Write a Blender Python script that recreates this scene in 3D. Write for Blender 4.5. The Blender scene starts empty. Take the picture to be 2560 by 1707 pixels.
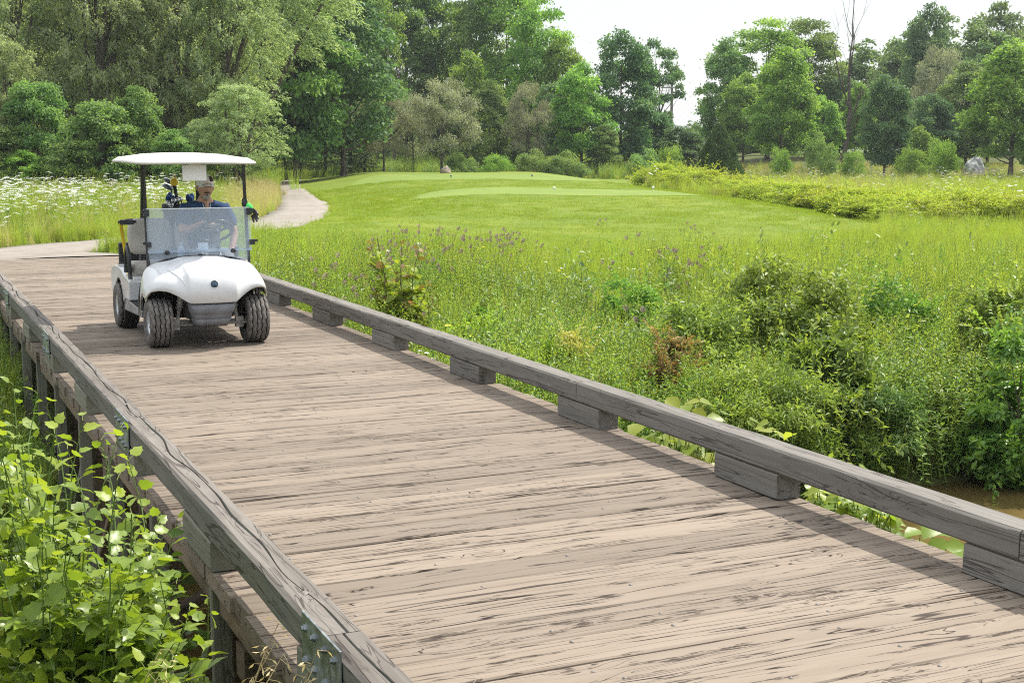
import bpy, math, random
import numpy as np
from mathutils import Vector, Matrix
random.seed(11); RG = np.random.default_rng(11)
C = bpy.context.scene.collection
PI = math.pi; LEAFGAIN = 1.9
# ---------------------------------------------------------------- camera maths (photo measured at 2560 x 1707)
FPX, CX, CY, CAMH = 3420., 1280., 853.5, 1.82
PITCH = math.atan(479.5/FPX); YAW = math.radians(24.67)
SY, CYW = math.sin(YAW), math.cos(YAW)
def ray(x, y):
    u, v = x-CX, y-CY
    f = FPX*math.cos(PITCH)-v*math.sin(PITCH); d = v*math.cos(PITCH)+FPX*math.sin(PITCH)
    return (f*SY+u*CYW, f*CYW-u*SY, -d)
def at(x, y, z=0.):
    d = ray(x, y); t = (z-CAMH)/d[2]; return (d[0]*t, d[1]*t)
def atX(x, y, X):
    d = ray(x, y); t = X/d[0]; return Vector((X, d[1]*t, CAMH+d[2]*t))
def atD(x, y, D):
    d = ray(x, y); t = D/(d[0]*SY+d[1]*CYW); return Vector((d[0]*t, d[1]*t, CAMH+d[2]*t))
def RD(r, d): return (d*SY+r*CYW, d*CYW-r*SY)          # lateral, forward -> world
def toRD(x, y): return (x*CYW-y*SY, x*SY+y*CYW)
# ---------------------------------------------------------------- numpy value noise
_P = RG.random((64, 64, 8)).astype(np.float32)
def vnoise(x, y, k=0):
    x = np.asarray(x, float); y = np.asarray(y, float)
    i = np.floor(x).astype(int); j = np.floor(y).astype(int); fx = x-i; fy = y-j
    fx = fx*fx*(3-2*fx); fy = fy*fy*(3-2*fy); g = _P[:, :, k % 8]
    a = g[i % 64, j % 64]; b = g[(i+1) % 64, j % 64]; c = g[i % 64, (j+1) % 64]; d = g[(i+1) % 64, (j+1) % 64]
    return (a*(1-fx)+b*fx)*(1-fy)+(c*(1-fx)+d*fx)*fy
def sst(a, b, x):
    t = np.clip((np.asarray(x, float)-a)/(b-a), 0, 1); return t*t*(3-2*t)
# ---------------------------------------------------------------- meshes
def mesh_arrays(name, V, Fs, mats=(), smooth=False, fattr=None, pattr=None, midx=None):
    """V (n,3); Fs list of (m,k) index arrays; fattr/pattr: float attributes per face / point"""
    me = bpy.data.meshes.new(name)
    V = np.ascontiguousarray(V, np.float32)
    me.vertices.add(len(V)); me.vertices.foreach_set('co', V.ravel())
    loops = np.concatenate([np.asarray(f).ravel() for f in Fs]).astype(np.int32)
    tot = np.concatenate([np.full(len(f), np.asarray(f).shape[1]) for f in Fs]).astype(np.int32)
    st = np.concatenate([[0], np.cumsum(tot)[:-1]]).astype(np.int32)
    me.loops.add(len(loops)); me.loops.foreach_set('vertex_index', loops)
    me.polygons.add(len(tot)); me.polygons.foreach_set('loop_start', st)
    if smooth: me.polygons.foreach_set('use_smooth', np.ones(len(tot), bool))
    for m in mats: me.materials.append(m)
    if midx is not None: me.polygons.foreach_set('material_index', np.asarray(midx, np.int32))
    for k, a in (fattr or {}).items():
        at_ = me.attributes.new(k, 'FLOAT', 'FACE'); at_.data.foreach_set('value', np.asarray(a, np.float32))
    for k, a in (pattr or {}).items():
        a = np.asarray(a, np.float32)
        if a.ndim == 2:
            at_ = me.attributes.new(k, 'FLOAT_VECTOR', 'POINT'); at_.data.foreach_set('vector', a.ravel())
        else:
            at_ = me.attributes.new(k, 'FLOAT', 'POINT'); at_.data.foreach_set('value', a)
    me.update(calc_edges=True); me.validate()
    return me
def link(name, me, parent=None, loc=None):
    o = bpy.data.objects.new(name, me); C.objects.link(o)
    if parent is not None: o.parent = parent
    if loc is not None: o.location = loc
    return o
def tag(o, label=None, cat=None, group=None, kind=None):
    if label: o['label'] = label
    if cat: o['category'] = cat
    if group: o['group'] = group
    if kind: o['kind'] = kind
    return o
def thing(name, label, cat, loc=(0, 0, 0), rz=0, group=None):
    o = bpy.data.objects.new(name, None); C.objects.link(o); o.location = loc; o.rotation_euler = (0, 0, rz)
    o.empty_display_size = .1
    return tag(o, label, cat, group)
def dup(root, loc, rz=0, s=None, label=None, group=None):
    r = root.copy(); C.objects.link(r); r.location = loc; r.rotation_euler = (0, 0, rz)
    if s is not None: r.scale = s if hasattr(s, '__len__') else (s, s, s)
    if label: r['label'] = label
    if group: r['group'] = group
    for ch in list(root.children):
        c = ch.copy(); C.objects.link(c); c.parent = r
        for g in list(ch.children):
            d = g.copy(); C.objects.link(d); d.parent = c
    return r
class MB:
    def __init__(s): s.V = []; s.W = []; s.F = []; s.M = []; s.S = []; s.n = 0
    def add(s, v, f, mat=0, smooth=False, w=None):
        v = np.asarray(v, float).reshape(-1, 3); o = s.n; s.V.append(v); s.W.append(v if w is None else np.asarray(w, float)); s.n += len(v)
        for q in f: s.F.append([int(i)+o for i in q]); s.M.append(mat); s.S.append(smooth)
        return s
    def box(s, c, d, rot=None, mat=0, taper=1.):
        x, y, z = [k/2 for k in d]; t = taper
        v = np.array([(-x, -y, -z), (x, -y, -z), (x, y, -z), (-x, y, -z), (-x*t, -y*t, z), (x*t, -y*t, z), (x*t, y*t, z), (-x*t, y*t, z)])
        if rot is not None: v = v @ np.array(rot.to_matrix() if hasattr(rot, 'to_matrix') else rot).T
        return s.add(v+np.array(c), [(0, 3, 2, 1), (4, 5, 6, 7), (0, 1, 5, 4), (1, 2, 6, 5), (2, 3, 7, 6), (3, 0, 4, 7)], mat)
    def grid(s, P, mat=0, smooth=True, closeu=False, closev=False):
        P = np.asarray(P, float); a, b = P.shape[:2]; f = []
        for i in range(a if closeu else a-1):
            for j in range(b if closev else b-1):
                f.append((i*b+j, ((i+1) % a)*b+j, ((i+1) % a)*b+(j+1) % b, i*b+(j+1) % b))
        return s.add(P.reshape(-1, 3), f, mat, smooth)
    def tube(s, pts, r, n=8, mat=0, cap=True, smooth=True):
        pts = [Vector(p) for p in pts]; k = len(pts); rs = r if hasattr(r, '__len__') else [r]*k; rings = []; up = None
        for i, p in enumerate(pts):
            t = (pts[min(i+1, k-1)]-pts[max(i-1, 0)]).normalized()
            if up is None:
                up = Vector((0, 0, 1)) if abs(t.z) < .9 else Vector((1, 0, 0))
            a = (up-t*up.dot(t)).normalized(); up = a; b = t.cross(a)
            rings.append([p+(a*math.cos(2*PI*q/n)+b*math.sin(2*PI*q/n))*rs[i] for q in range(n)])
        s.grid(rings, mat, smooth, closev=True)
        if cap:
            o = s.n-k*n; s.F.append([o+q for q in range(n)][::-1]); s.M.append(mat); s.S.append(False)
            s.F.append([o+(k-1)*n+q for q in range(n)]); s.M.append(mat); s.S.append(False)
        return s
    def lathe(s, prof, c=(0, 0, 0), ax='z', n=24, mat=0, smooth=True):
        rings = []
        for q in range(n):
            a = 2*PI*q/n; row = []
            for r, h in prof:
                u, v = r*math.cos(a), r*math.sin(a)
                row.append({'z': (u, v, h), 'x': (h, u, v), 'y': (u, h, v)}[ax])
            rings.append(row)
        return s.grid(np.array(rings)+np.array(c), mat, smooth, closeu=True)
    def prism(s, poly, ax, a0, a1, mat=0, smooth=False):
        n = len(poly); mk = {'x': lambda h, p: (h, p[0], p[1]), 'y': lambda h, p: (p[0], h, p[1]), 'z': lambda h, p: (p[0], p[1], h)}[ax]
        v = [mk(a0, p) for p in poly]+[mk(a1, p) for p in poly]
        f = [list(range(n))[::-1], list(range(n, 2*n))]+[(i, (i+1) % n, n+(i+1) % n, n+i) for i in range(n)]
        return s.add(v, f, mat, smooth)
    def ell(s, c, r, n=14, m=9, rot=None, mat=0):
        r = r if hasattr(r, '__len__') else (r, r, r); P = np.zeros((m+1, n, 3))
        for i in range(m+1):
            th = PI*i/m
            for j in range(n):
                ph = 2*PI*j/n; P[i, j] = (r[0]*math.sin(th)*math.cos(ph), r[1]*math.sin(th)*math.sin(ph), r[2]*math.cos(th))
        if rot is not None: P = P @ np.array(rot.to_matrix() if hasattr(rot, 'to_matrix') else rot).T
        return s.grid(P+np.array(c), mat, True, closev=True)
    def board(s, lo, hi, along=1, seg=10, ch=.012, wob=.003, mat=0, groove=None, seed=None):
        """weathered timber: chamfered cross-section swept along an axis, edges wobbling; wcoord = (along, across, up)+offset"""
        lo = np.array(lo, float); hi = np.array(hi, float); a = along; b, c = [k for k in (0, 1, 2) if k != a]
        B, D = (hi[b]-lo[b])/2, (hi[c]-lo[c])/2; m = (lo+hi)/2
        sec = [(-B+ch, -D), (B-ch, -D), (B, -D+ch), (B, D-ch), (B-ch, D), (-B+ch, D), (-B, D-ch), (-B, -D+ch)]
        if groove: sec = sec[:5]+[(None, 1), (None, 0), (None, -1)]+sec[5:]
        n = len(sec); st = np.linspace(lo[a], hi[a], seg+1); k = random.random()*50 if seed is None else seed
        V = np.zeros((seg+1, n, 3)); W = np.zeros_like(V); off = np.array([random.random()*90, random.random()*40, random.random()*40])
        for i, p in enumerate(st):
            for j, (u, v) in enumerate(sec):
                if u is None:
                    g = groove; cu = g*B+(float(vnoise(p*2.3, k+3, 5))-.5)*B*.7
                    wd = .0035+.006*max(0, float(vnoise(p*3.1, k+9, 6))-.25)
                    u, v = cu+v*wd, D-(.022 if v == 0 else 0)
                du = (float(vnoise(p*3+k, j*7.3+k, 1))-.5)*2*wob; dv = (float(vnoise(p*2.5+k, j*5.1+k, 2))-.5)*2*wob*.6
                q = np.zeros(3); q[a] = p; q[b] = m[b]+u+du; q[c] = m[c]+v+dv
                V[i, j] = q; W[i, j] = off+np.array([p-lo[a], u, v])
        f = []
        for i in range(seg):
            for j in range(n): f.append((i*n+j, (i+1)*n+j, (i+1)*n+(j+1) % n, i*n+(j+1) % n))
        if (a, b, c) in ((0, 1, 2), (1, 2, 0), (2, 0, 1)): f = [t[::-1] for t in f]
        f.append(list(range(n))); f.append([seg*n+j for j in range(n)][::-1])
        return s.add(V.reshape(-1, 3), f, mat, False, W.reshape(-1, 3))
    def build(s, name, mats, parent=None, bevel=None, sub=0, solid=None, loc=None, wc=False, segs=2):
        me = bpy.data.meshes.new(name); V = np.concatenate(s.V)
        me.from_pydata(V.tolist(), [], s.F)
        for m in (mats if isinstance(mats, (list, tuple)) else [mats]): me.materials.append(m)
        me.polygons.foreach_set('material_index', np.array(s.M, np.int32)); me.polygons.foreach_set('use_smooth', np.array(s.S, bool))
        if wc:
            A = me.attributes.new('wcoord', 'FLOAT_VECTOR', 'POINT'); A.data.foreach_set('vector', np.concatenate(s.W).astype(np.float32).ravel())
        me.update(); o = link(name, me, parent, loc)
        if solid:
            k = o.modifiers.new('thickness', 'SOLIDIFY'); k.thickness = solid; k.offset = -1
        if bevel:
            k = o.modifiers.new('edges', 'BEVEL'); k.width = bevel; k.segments = segs; k.limit_method = 'ANGLE'; k.angle_limit = .6; k.harden_normals = False
        if sub:
            k = o.modifiers.new('round', 'SUBSURF'); k.levels = sub; k.render_levels = sub
        return o
# ---------------------------------------------------------------- shader helpers
def mat(name):
    m = bpy.data.materials.new(name); m.use_nodes = True; nt = m.node_tree; nt.nodes.clear()
    out = nt.nodes.new('ShaderNodeOutputMaterial'); return m, nt, out
def _in(nt, sock, v):
    if isinstance(v, bpy.types.NodeSocket): nt.links.new(v, sock)
    elif v is not None: sock.default_value = v if not isinstance(v, tuple) or len(v) != 3 or sock.type != 'RGBA' else (*v, 1)
def nd(nt, typ, props=None, **ins):
    n = nt.nodes.new(typ)
    for k, v in (props or {}).items(): setattr(n, k, v)
    for k, v in ins.items(): _in(nt, n.inputs[k.replace('_', ' ')], v)
    return n
def mth(nt, op, a, b=None, clamp=False):
    n = nt.nodes.new('ShaderNodeMath'); n.operation = op; n.use_clamp = clamp; _in(nt, n.inputs[0], a)
    if b is not None: _in(nt, n.inputs[1], b)
    return n.outputs[0]
def vm(nt, op, a, b):
    n = nt.nodes.new('ShaderNodeVectorMath'); n.operation = op; _in(nt, n.inputs[0], a); _in(nt, n.inputs[1], b); return n.outputs[0]
def mixc(nt, f, a, b, bt='MIX'):
    n = nt.nodes.new('ShaderNodeMix'); n.data_type = 'RGBA'; n.blend_type = bt
    _in(nt, n.inputs[0], f); _in(nt, n.inputs[6], a); _in(nt, n.inputs[7], b); return n.outputs[2]
def noi(nt, vec, scale=1., detail=3., rough=.55, dist=0., col=False):
    n = nd(nt, 'ShaderNodeTexNoise', None, Scale=scale, Detail=detail, Roughness=rough, Distortion=dist)
    if vec is not None: nt.links.new(vec, n.inputs['Vector'])
    return n.outputs['Color' if col else 'Fac']
def mapr(nt, v, a, b, c=0., d=1.):
    n = nt.nodes.new('ShaderNodeMapRange'); n.interpolation_type = 'SMOOTHSTEP'; _in(nt, n.inputs[0], v)
    for i, k in enumerate((a, b, c, d)): n.inputs[i+1].default_value = k
    return n.outputs[0]
def attr(nt, name, out='Vector'):
    n = nt.nodes.new('ShaderNodeAttribute'); n.attribute_name = name; return n.outputs[out]
def bump(nt, h, strength=.5, dist=.01):
    n = nd(nt, 'ShaderNodeBump', None, Strength=strength, Distance=dist, Height=h); return n.outputs[0]
def plain(name, col, rough=.5, metal=0., spec=.5, nscale=0, namp=.15, bumpd=0., coat=0.):
    m, nt, out = mat(name); p = nd(nt, 'ShaderNodeBsdfPrincipled', None, Roughness=rough, Metallic=metal)
    p.inputs['Specular IOR Level'].default_value = spec; p.inputs['Base Color'].default_value = (*col, 1)
    if coat: p.inputs['Coat Weight'].default_value = coat; p.inputs['Coat Roughness'].default_value = .08
    if nscale:
        tc = nd(nt, 'ShaderNodeTexCoord').outputs['Object']; n = noi(nt, tc, nscale, 4, .6)
        f = mapr(nt, n, .35, .7, 1-namp, 1+namp*.6)
        _in(nt, p.inputs['Base Color'], mixc(nt, 1., (*col, 1), nd(nt, 'ShaderNodeCombineColor', None, Red=f, Green=f, Blue=f).outputs[0], 'MULTIPLY'))
        _in(nt, p.inputs['Roughness'], mapr(nt, n, .3, .7, max(.03, rough-.08), min(1, rough+.12)))
        if bumpd: _in(nt, p.inputs['Normal'], bump(nt, n, .4, bumpd))
    nt.links.new(p.outputs[0], out.inputs[0]); return m
def leafmat(name, dark, mid, light, trans=.35, rough=.55, spec=.3, hue=.03, val=.22, tcol=None):
    """leaf colour by per-face 'tint' 0..1, slight per-object shift, translucent from behind"""
    dark, mid, light = [tuple(min(.85, c*LEAFGAIN) for c in q) for q in (dark, mid, light)]
    m, nt, out = mat(name); t = attr(nt, 'tint', 'Fac')
    r = nt.nodes.new('ShaderNodeValToRGB'); e = r.color_ramp.elements
    e[0].position = 0; e[0].color = (*dark, 1); e[1].position = 1; e[1].color = (*light, 1); k = e.new(.5); k.color = (*mid, 1)
    nt.links.new(t, r.inputs[0]); oi = nd(nt, 'ShaderNodeObjectInfo').outputs['Random']
    h = nd(nt, 'ShaderNodeHueSaturation', None, Color=r.outputs[0], Hue=mapr(nt, oi, 0, 1, .5-hue/2, .5+hue/2), Value=mapr(nt, oi, 0, 1, 1-val/2, 1+val/2))
    col = h.outputs[0]
    p = nd(nt, 'ShaderNodeBsdfPrincipled', None, Base_Color=col, Roughness=rough); p.inputs['Specular IOR Level'].default_value = spec
    tc = mixc(nt, 1., col, (*(tcol or (1.45, 1.42, .72)), 1), 'MULTIPLY')
    tr = nd(nt, 'ShaderNodeBsdfTranslucent', None, Color=tc)
    mx = nt.nodes.new('ShaderNodeMixShader'); mx.inputs[0].default_value = trans
    nt.links.new(p.outputs[0], mx.inputs[1]); nt.links.new(tr.outputs[0], mx.inputs[2]); nt.links.new(mx.outputs[0], out.inputs[0]); return m
def wood(name, light, mid, dark, crack=(.10, .075, .055), crk=1., rot=1., green=None, per=.12, bmp=.6):
    """weathered sawn timber in board coordinates (x along the grain)"""
    m, nt, out = mat(name); co = attr(nt, 'wcoord')
    wv = noi(nt, vm(nt, 'MULTIPLY', co, (1.3, 5, 5)), 1., 2, .5, col=True)                     # grain wander
    wv = vm(nt, 'MULTIPLY', vm(nt, 'SUBTRACT', wv, (.5, .5, .5)), (0, .035, .035)); c2 = vm(nt, 'ADD', co, wv)
    vo = nd(nt, 'ShaderNodeTexVoronoi', None, Scale=1.); nt.links.new(vm(nt, 'MULTIPLY', co, (1.25, 4.2, 4.2)), vo.inputs['Vector'])
    kd = vo.outputs['Distance']; knot = mapr(nt, kd, .05, .34, 1, 0)
    c3 = vm(nt, 'ADD', c2, vm(nt, 'MULTIPLY', nd(nt, 'ShaderNodeCombineXYZ', None, X=0., Y=knot, Z=knot).outputs[0], (0, .05, .05)))
    fine = noi(nt, vm(nt, 'MULTIPLY', c3, (3, 150, 150)), 1., 3, .6)
    broad = noi(nt, vm(nt, 'MULTIPLY', c3, (.9, 22, 22)), 1., 3, .6)
    patch = noi(nt, vm(nt, 'MULTIPLY', co, (1.1, 3.2, 3.2)), 1., 4, .6)
    l1 = noi(nt, vm(nt, 'MULTIPLY', c3, (.5, 14, 14)), 1., 2.2, .55)
    line = mapr(nt, mth(nt, 'ABSOLUTE', mth(nt, 'SUBTRACT', l1, .5)), .0035, .0115, 1, 0)
    gate = mapr(nt, noi(nt, vm(nt, 'MULTIPLY', co, (1.2, 9, 9)), 1., 2.5, .6), .45, .52)
    l2 = noi(nt, vm(nt, 'MULTIPLY', c3, (1.2, 27, 27)), 1., 1.8, .5)
    line2 = mapr(nt, mth(nt, 'ABSOLUTE', mth(nt, 'SUBTRACT', l2, .52)), .005, .017, 1, 0)
    gate2 = mapr(nt, noi(nt, vm(nt, 'MULTIPLY', co, (2.4, 13, 13)), 1., 2, .6), .50, .57)
    l0 = noi(nt, vm(nt, 'MULTIPLY', c2, (.22, 7.5, 7.5)), 1., 1.5, .5); lin0 = mapr(nt, mth(nt, 'ABSOLUTE', mth(nt, 'SUBTRACT', l0, .5)), .0015, .0058, 1, 0)   # long splits
    line = mth(nt, 'MAXIMUM', mth(nt, 'MULTIPLY', line, gate), mth(nt, 'MULTIPLY', lin0, .85)); gate = 1.
    cr = mth(nt, 'MAXIMUM', mth(nt, 'MULTIPLY', line, gate), mth(nt, 'MULTIPLY', mth(nt, 'MULTIPLY', line2, gate2), .75))
    cr = mth(nt, 'MULTIPLY', cr, crk, True)
    rz = noi(nt, vm(nt, 'MULTIPLY', co, (1.9, 13, 13)), 1., 3, .6); rb = noi(nt, vm(nt, 'MULTIPLY', c3, (13, 110, 110)), 1., 3, .7)
    rt = mth(nt, 'MULTIPLY', mth(nt, 'MULTIPLY', mapr(nt, rz, .60, .65), mapr(nt, rb, .485, .535)), rot, True)
    ring = mth(nt, 'SINE', mth(nt, 'MULTIPLY', kd, 95.)); km = mapr(nt, kd, .03, .16, .5, 0)
    kn = mth(nt, 'MULTIPLY', mth(nt, 'MULTIPLY', mapr(nt, ring, .2, .9), km), .22)
    colr = mixc(nt, mapr(nt, broad, .34, .66), (*mid, 1), (*light, 1))
    colr = mixc(nt, mapr(nt, patch, .5, .78, 0, .28), colr, (*dark, 1))
    colr = mixc(nt, mapr(nt, fine, .36, .6, .22, 0), colr, (*dark, 1))
    hz = noi(nt, vm(nt, 'MULTIPLY', co, (.02, .02, .02)), 3.7, 1, .5)
    hv = nd(nt, 'ShaderNodeHueSaturation', None, Color=colr, Value=mapr(nt, hz, .35, .65, 1-per, 1+per)); colr = hv.outputs[0]
    if green:
        g = noi(nt, vm(nt, 'MULTIPLY', co, (1.6, 6, 6)), 1., 4, .6); nx = nd(nt, 'ShaderNodeNewGeometry').outputs['Normal']
        sx = nd(nt, 'ShaderNodeSeparateXYZ', None, Vector=nx).outputs; side = mapr(nt, sx[2], .35, .8, 1, 0)
        colr = mixc(nt, mth(nt, 'MULTIPLY', mapr(nt, g, .3, .62, .2, .65), side), colr, (*green, 1))
    colr = mixc(nt, kn, colr, (*crack, 1)); colr = mixc(nt, mth(nt, 'MULTIPLY', rt, .85), colr, (crack[0]*.8, crack[1]*.75, crack[2]*.7, 1))
    colr = mixc(nt, cr, colr, (crack[0]*.55, crack[1]*.5, crack[2]*.5, 1))  # dark crack colour: dirt plus the cracks' self-shadow painted in
    hgt = mth(nt, 'SUBTRACT', mth(nt, 'MULTIPLY', fine, .25), mth(nt, 'MAXIMUM', mth(nt, 'MAXIMUM', cr, rt), mth(nt, 'MULTIPLY', kn, .4)))
    p = nd(nt, 'ShaderNodeBsdfPrincipled', None, Base_Color=colr, Roughness=.82, Normal=bump(nt, hgt, bmp, .006)); p.inputs['Specular IOR Level'].default_value = .25
    nt.links.new(p.outputs[0], out.inputs[0]); return m
# ================================================================ TERRAIN
CREEK = [(-60, 14), (-25, 11), (-10, 9), (-3, 8.0), (2, 7.4), (6, 7.6), (10, 7.45), (15, 5.9), (25, 1.5), (60, -13)]
def creek_d(x, y):
    x = np.asarray(x, float); y = np.asarray(y, float); best = np.full(x.shape, 1e9); side = np.zeros(x.shape)
    for (ax, ay), (bx, by) in zip(CREEK[:-1], CREEK[1:]):
        dx, dy = bx-ax, by-ay; t = np.clip(((x-ax)*dx+(y-ay)*dy)/(dx*dx+dy*dy), 0, 1)
        px, py = x-(ax+t*dx), y-(ay+t*dy); d = np.hypot(px, py); s = np.sign(dx*py-dy*px)
        m = d < best; best = np.where(m, d, best); side = np.where(m, s, side)
    return best, side
WATER = -1.62
def hgt(x, y):
    x = np.asarray(x, float); y = np.asarray(y, float); d, sd = creek_d(x, y); r = x*CYW-y*SY; D = x*SY+y*CYW
    far = sd > 0
    base = -1.12*np.exp(-np.clip((d-3.2)/8.0, 0, 9)**2)*1.0                       # meadow falling to the creek
    near = -.55*np.exp(-np.clip((d-3.0)/2.2, 0, 9)**2)
    b = np.where(far, base, near)
    bed = -2.05+.12*(vnoise(x*.8, y*.8, 3)-.5)
    w = sst(2.5, 4.1, d+.6*(vnoise(x*.7, y*.7, 2)-.5))
    z = bed*(1-w)+b*w
    z = z+w*.10*(vnoise(x*.35, y*.35, 1)-.5)*sst(0, 3, d-3)*(1-sst(24, 27, y+0*x)*(np.abs(x-2.7) < 4))
    # tee mounds
    lr = -6.4-(D-42)*.19
    lat = sst(0, 5.5, r-lr)*(1-sst(4.2, 9.2, r+.10*(D-42)))
    fr = .50*sst(29.5, 38.5, D)*(1-sst(48, 53, D)*.32); up = .20*sst(52, 57, D)
    z = z+lat*(fr+up)*(1-sst(76, 88, D))
    z = z+.5*sst(84, 112, D)*(D > 0)+1.0*sst(93, 126, D)*sst(6, 24, r)*(D > 0)
    # path bed and hollow
    return z
def gz(x, y): return float(hgt(np.array([x]), np.array([y]))[0])
def lines(a, b, step, far, g=1.22):
    L = list(np.arange(a, b+1e-6, step)); s = step; lo = []; v = a
    while v > -far: s *= g; v -= s; lo.append(v)
    s = step; hi = []; v = b
    while v < far: s = min(s*g, 400); v += s; hi.append(v)
    return np.array(lo[::-1]+L+hi)
def grid_sheet(name, gx, gy, mats, zoff=0.):
    X, Y = np.meshgrid(gx, gy, indexing='ij'); Z = hgt(X, Y)+zoff; V = np.stack([X, Y, Z], -1).reshape(-1, 3)
    a, b = len(gx), len(gy); i, j = np.meshgrid(np.arange(a-1), np.arange(b-1), indexing='ij'); i = i.ravel(); j = j.ravel()
    F = np.stack([i*b+j, (i+1)*b+j, (i+1)*b+j+1, i*b+j+1], 1); return mesh_arrays(name, V, [F], mats, True)
def ground_mat(name, cols, scales, bmp=.03, rough=.9):
    m, nt, out = mat(name); g = nd(nt, 'ShaderNodeNewGeometry').outputs['Position']
    n1 = noi(nt, g, scales[0], 5, .6); n2 = noi(nt, g, scales[1], 4, .65); n3 = noi(nt, g, scales[2], 3, .6)
    c = mixc(nt, mapr(nt, n1, .35, .65), (*cols[0], 1), (*cols[1], 1)); c = mixc(nt, mapr(nt, n2, .42, .62, 0, .8), c, (*cols[2], 1)); c = mixc(nt, mapr(nt, n3, .45, .7, 0, .6), c, (*cols[3], 1))
    p = nd(nt, 'ShaderNodeBsdfPrincipled', None, Base_Color=c, Roughness=rough, Normal=bump(nt, mth(nt, 'ADD', n3, n2), .6, bmp)); p.inputs['Specular IOR Level'].default_value = .15
    nt.links.new(p.outputs[0], out.inputs[0]); return m
M_ground = ground_mat('meadow soil and turf', [(.055, .075, .018), (.09, .12, .03), (.13, .13, .05), (.035, .05, .012)], (.25, 1.7, 14))
g = link('ground', grid_sheet('ground', lines(-24, 30, .45, 2600), lines(-6, 50, .45, 2600), [M_ground])); tag(g, kind='structure')
# lawn and tees: star-shaped sheets following the ground
def star_sheet(name, poly, centre, mats, zoff, rings=26, dense=7):
    P = np.array([RD(*p) for p in poly]); n = len(P); B = []
    for i in range(n):                                                # Catmull-Rom round the outline
        p0, p1, p2, p3 = P[i-1], P[i], P[(i+1) % n], P[(i+2) % n]
        for k in range(dense):
            t = k/dense; B.append(.5*((2*p1)+(-p0+p2)*t+(2*p0-5*p1+4*p2-p3)*t*t+(-p0+3*p1-3*p2+p3)*t**3))
    B = np.array(B); c = np.array(RD(*centre)); tt = np.linspace(.01, 1, rings); m = len(B)
    V = np.array([c+(B-c)*t for t in tt]).reshape(-1, 2); Z = hgt(V[:, 0], V[:, 1])+zoff
    V = np.column_stack([V, Z]); F = []
    for i in range(rings-1):
        for k in range(m): F.append((i*m+k, (i+1)*m+k, (i+1)*m+(k+1) % m, i*m+(k+1) % m))
    ob = link(name, mesh_arrays(name, V, [np.array(F)], mats, True)); tag(ob, kind='structure'); return ob, B
def lawn_mat(name, a, b, c, s=1.):
    m, nt, out = mat(name); g = nd(nt, 'ShaderNodeNewGeometry').outputs['Position']
    n1 = noi(nt, vm(nt, 'MULTIPLY', g, (.22, .34, .2)), 1., 4, .6); n2 = noi(nt, g, 1.3, 5, .7); n3 = noi(nt, g, 30, 3, .7); n4 = noi(nt, vm(nt, 'MULTIPLY', g, (.5, .16, .3)), 1., 3, .6)
    col = mixc(nt, mapr(nt, n1, .38, .62), (*a, 1), (*b, 1)); col = mixc(nt, mapr(nt, n4, .5, .68, 0, .7), col, (*c, 1)); col = mixc(nt, mapr(nt, n2, .42, .68, 0, .35), col, (a[0]*.7, a[1]*.75, a[2]*.7, 1)); col = mixc(nt, mapr(nt, n3, .35, .75, 0, .35), col, (a[0]*.6, a[1]*.68, a[2]*.6, 1))
    p = nd(nt, 'ShaderNodeBsdfPrincipled', None, Base_Color=col, Roughness=.85, Normal=bump(nt, mth(nt, 'ADD', n3, mth(nt, 'MULTIPLY', n2, 2.)), .5, .02)); p.inputs['Specular IOR Level'].default_value = .2
    pass
    nt.links.new(p.outputs[0], out.inputs[0]); return m
M_lawn = lawn_mat('mown lawn', (.125, .18, .014), (.16, .21, .016), (.205, .235, .022)); M_tee = lawn_mat('close mown tee turf', (.15, .215, .035), (.172, .235, .038), (.19, .245, .045))
LAWN = [(-5.5, 31.0), (-4.9, 37), (-5.4, 41), (-6.0, 46), (-7.4, 53), (-8.9, 60), (-11.3, 71), (-11.8, 78), (-4, 84), (3, 86), (8, 80), (7.0, 66), (5.6, 57), (5.2, 49), (7.0, 44), (8.7, 39), (9.1, 34.5), (8.0, 30), (5.6, 26.6), (2.5, 24.8), (-1.5, 24.6), (-5, 27.2)]
lawn, LB = star_sheet('lawn', LAWN, (-.5, 50), [M_lawn], .03, 44, 8)
_, TB1 = star_sheet('tee_ground', [(-2.4, 40.2), (1, 39.6), (4.8, 39.2), (5.6, 41.2), (4, 44), (0, 46.5), (-1.6, 46), (-2.8, 43)], (1.2, 42.5), [M_tee], .036, 40)
_, TB2 = star_sheet('tee_ground', [(-6.3, 58), (-1, 57.5), (4.5, 57.5), (5.3, 60), (4.4, 67), (-1, 69), (-6.4, 68.5), (-7, 63)], (-1, 63), [M_tee], .036, 40)
def inside(P, B):
    x, y = P[:, 0], P[:, 1]; r = np.zeros(len(P), bool); n = len(B); j = n-1
    for i in range(n):
        xi, yi, xj, yj = B[i, 0], B[i, 1], B[j, 0], B[j, 1]; c = ((yi > y) != (yj > y)) & (x < (xj-xi)*(y-yi)/(yj-yi+1e-12)+xi); r ^= c; j = i
    return r
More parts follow.
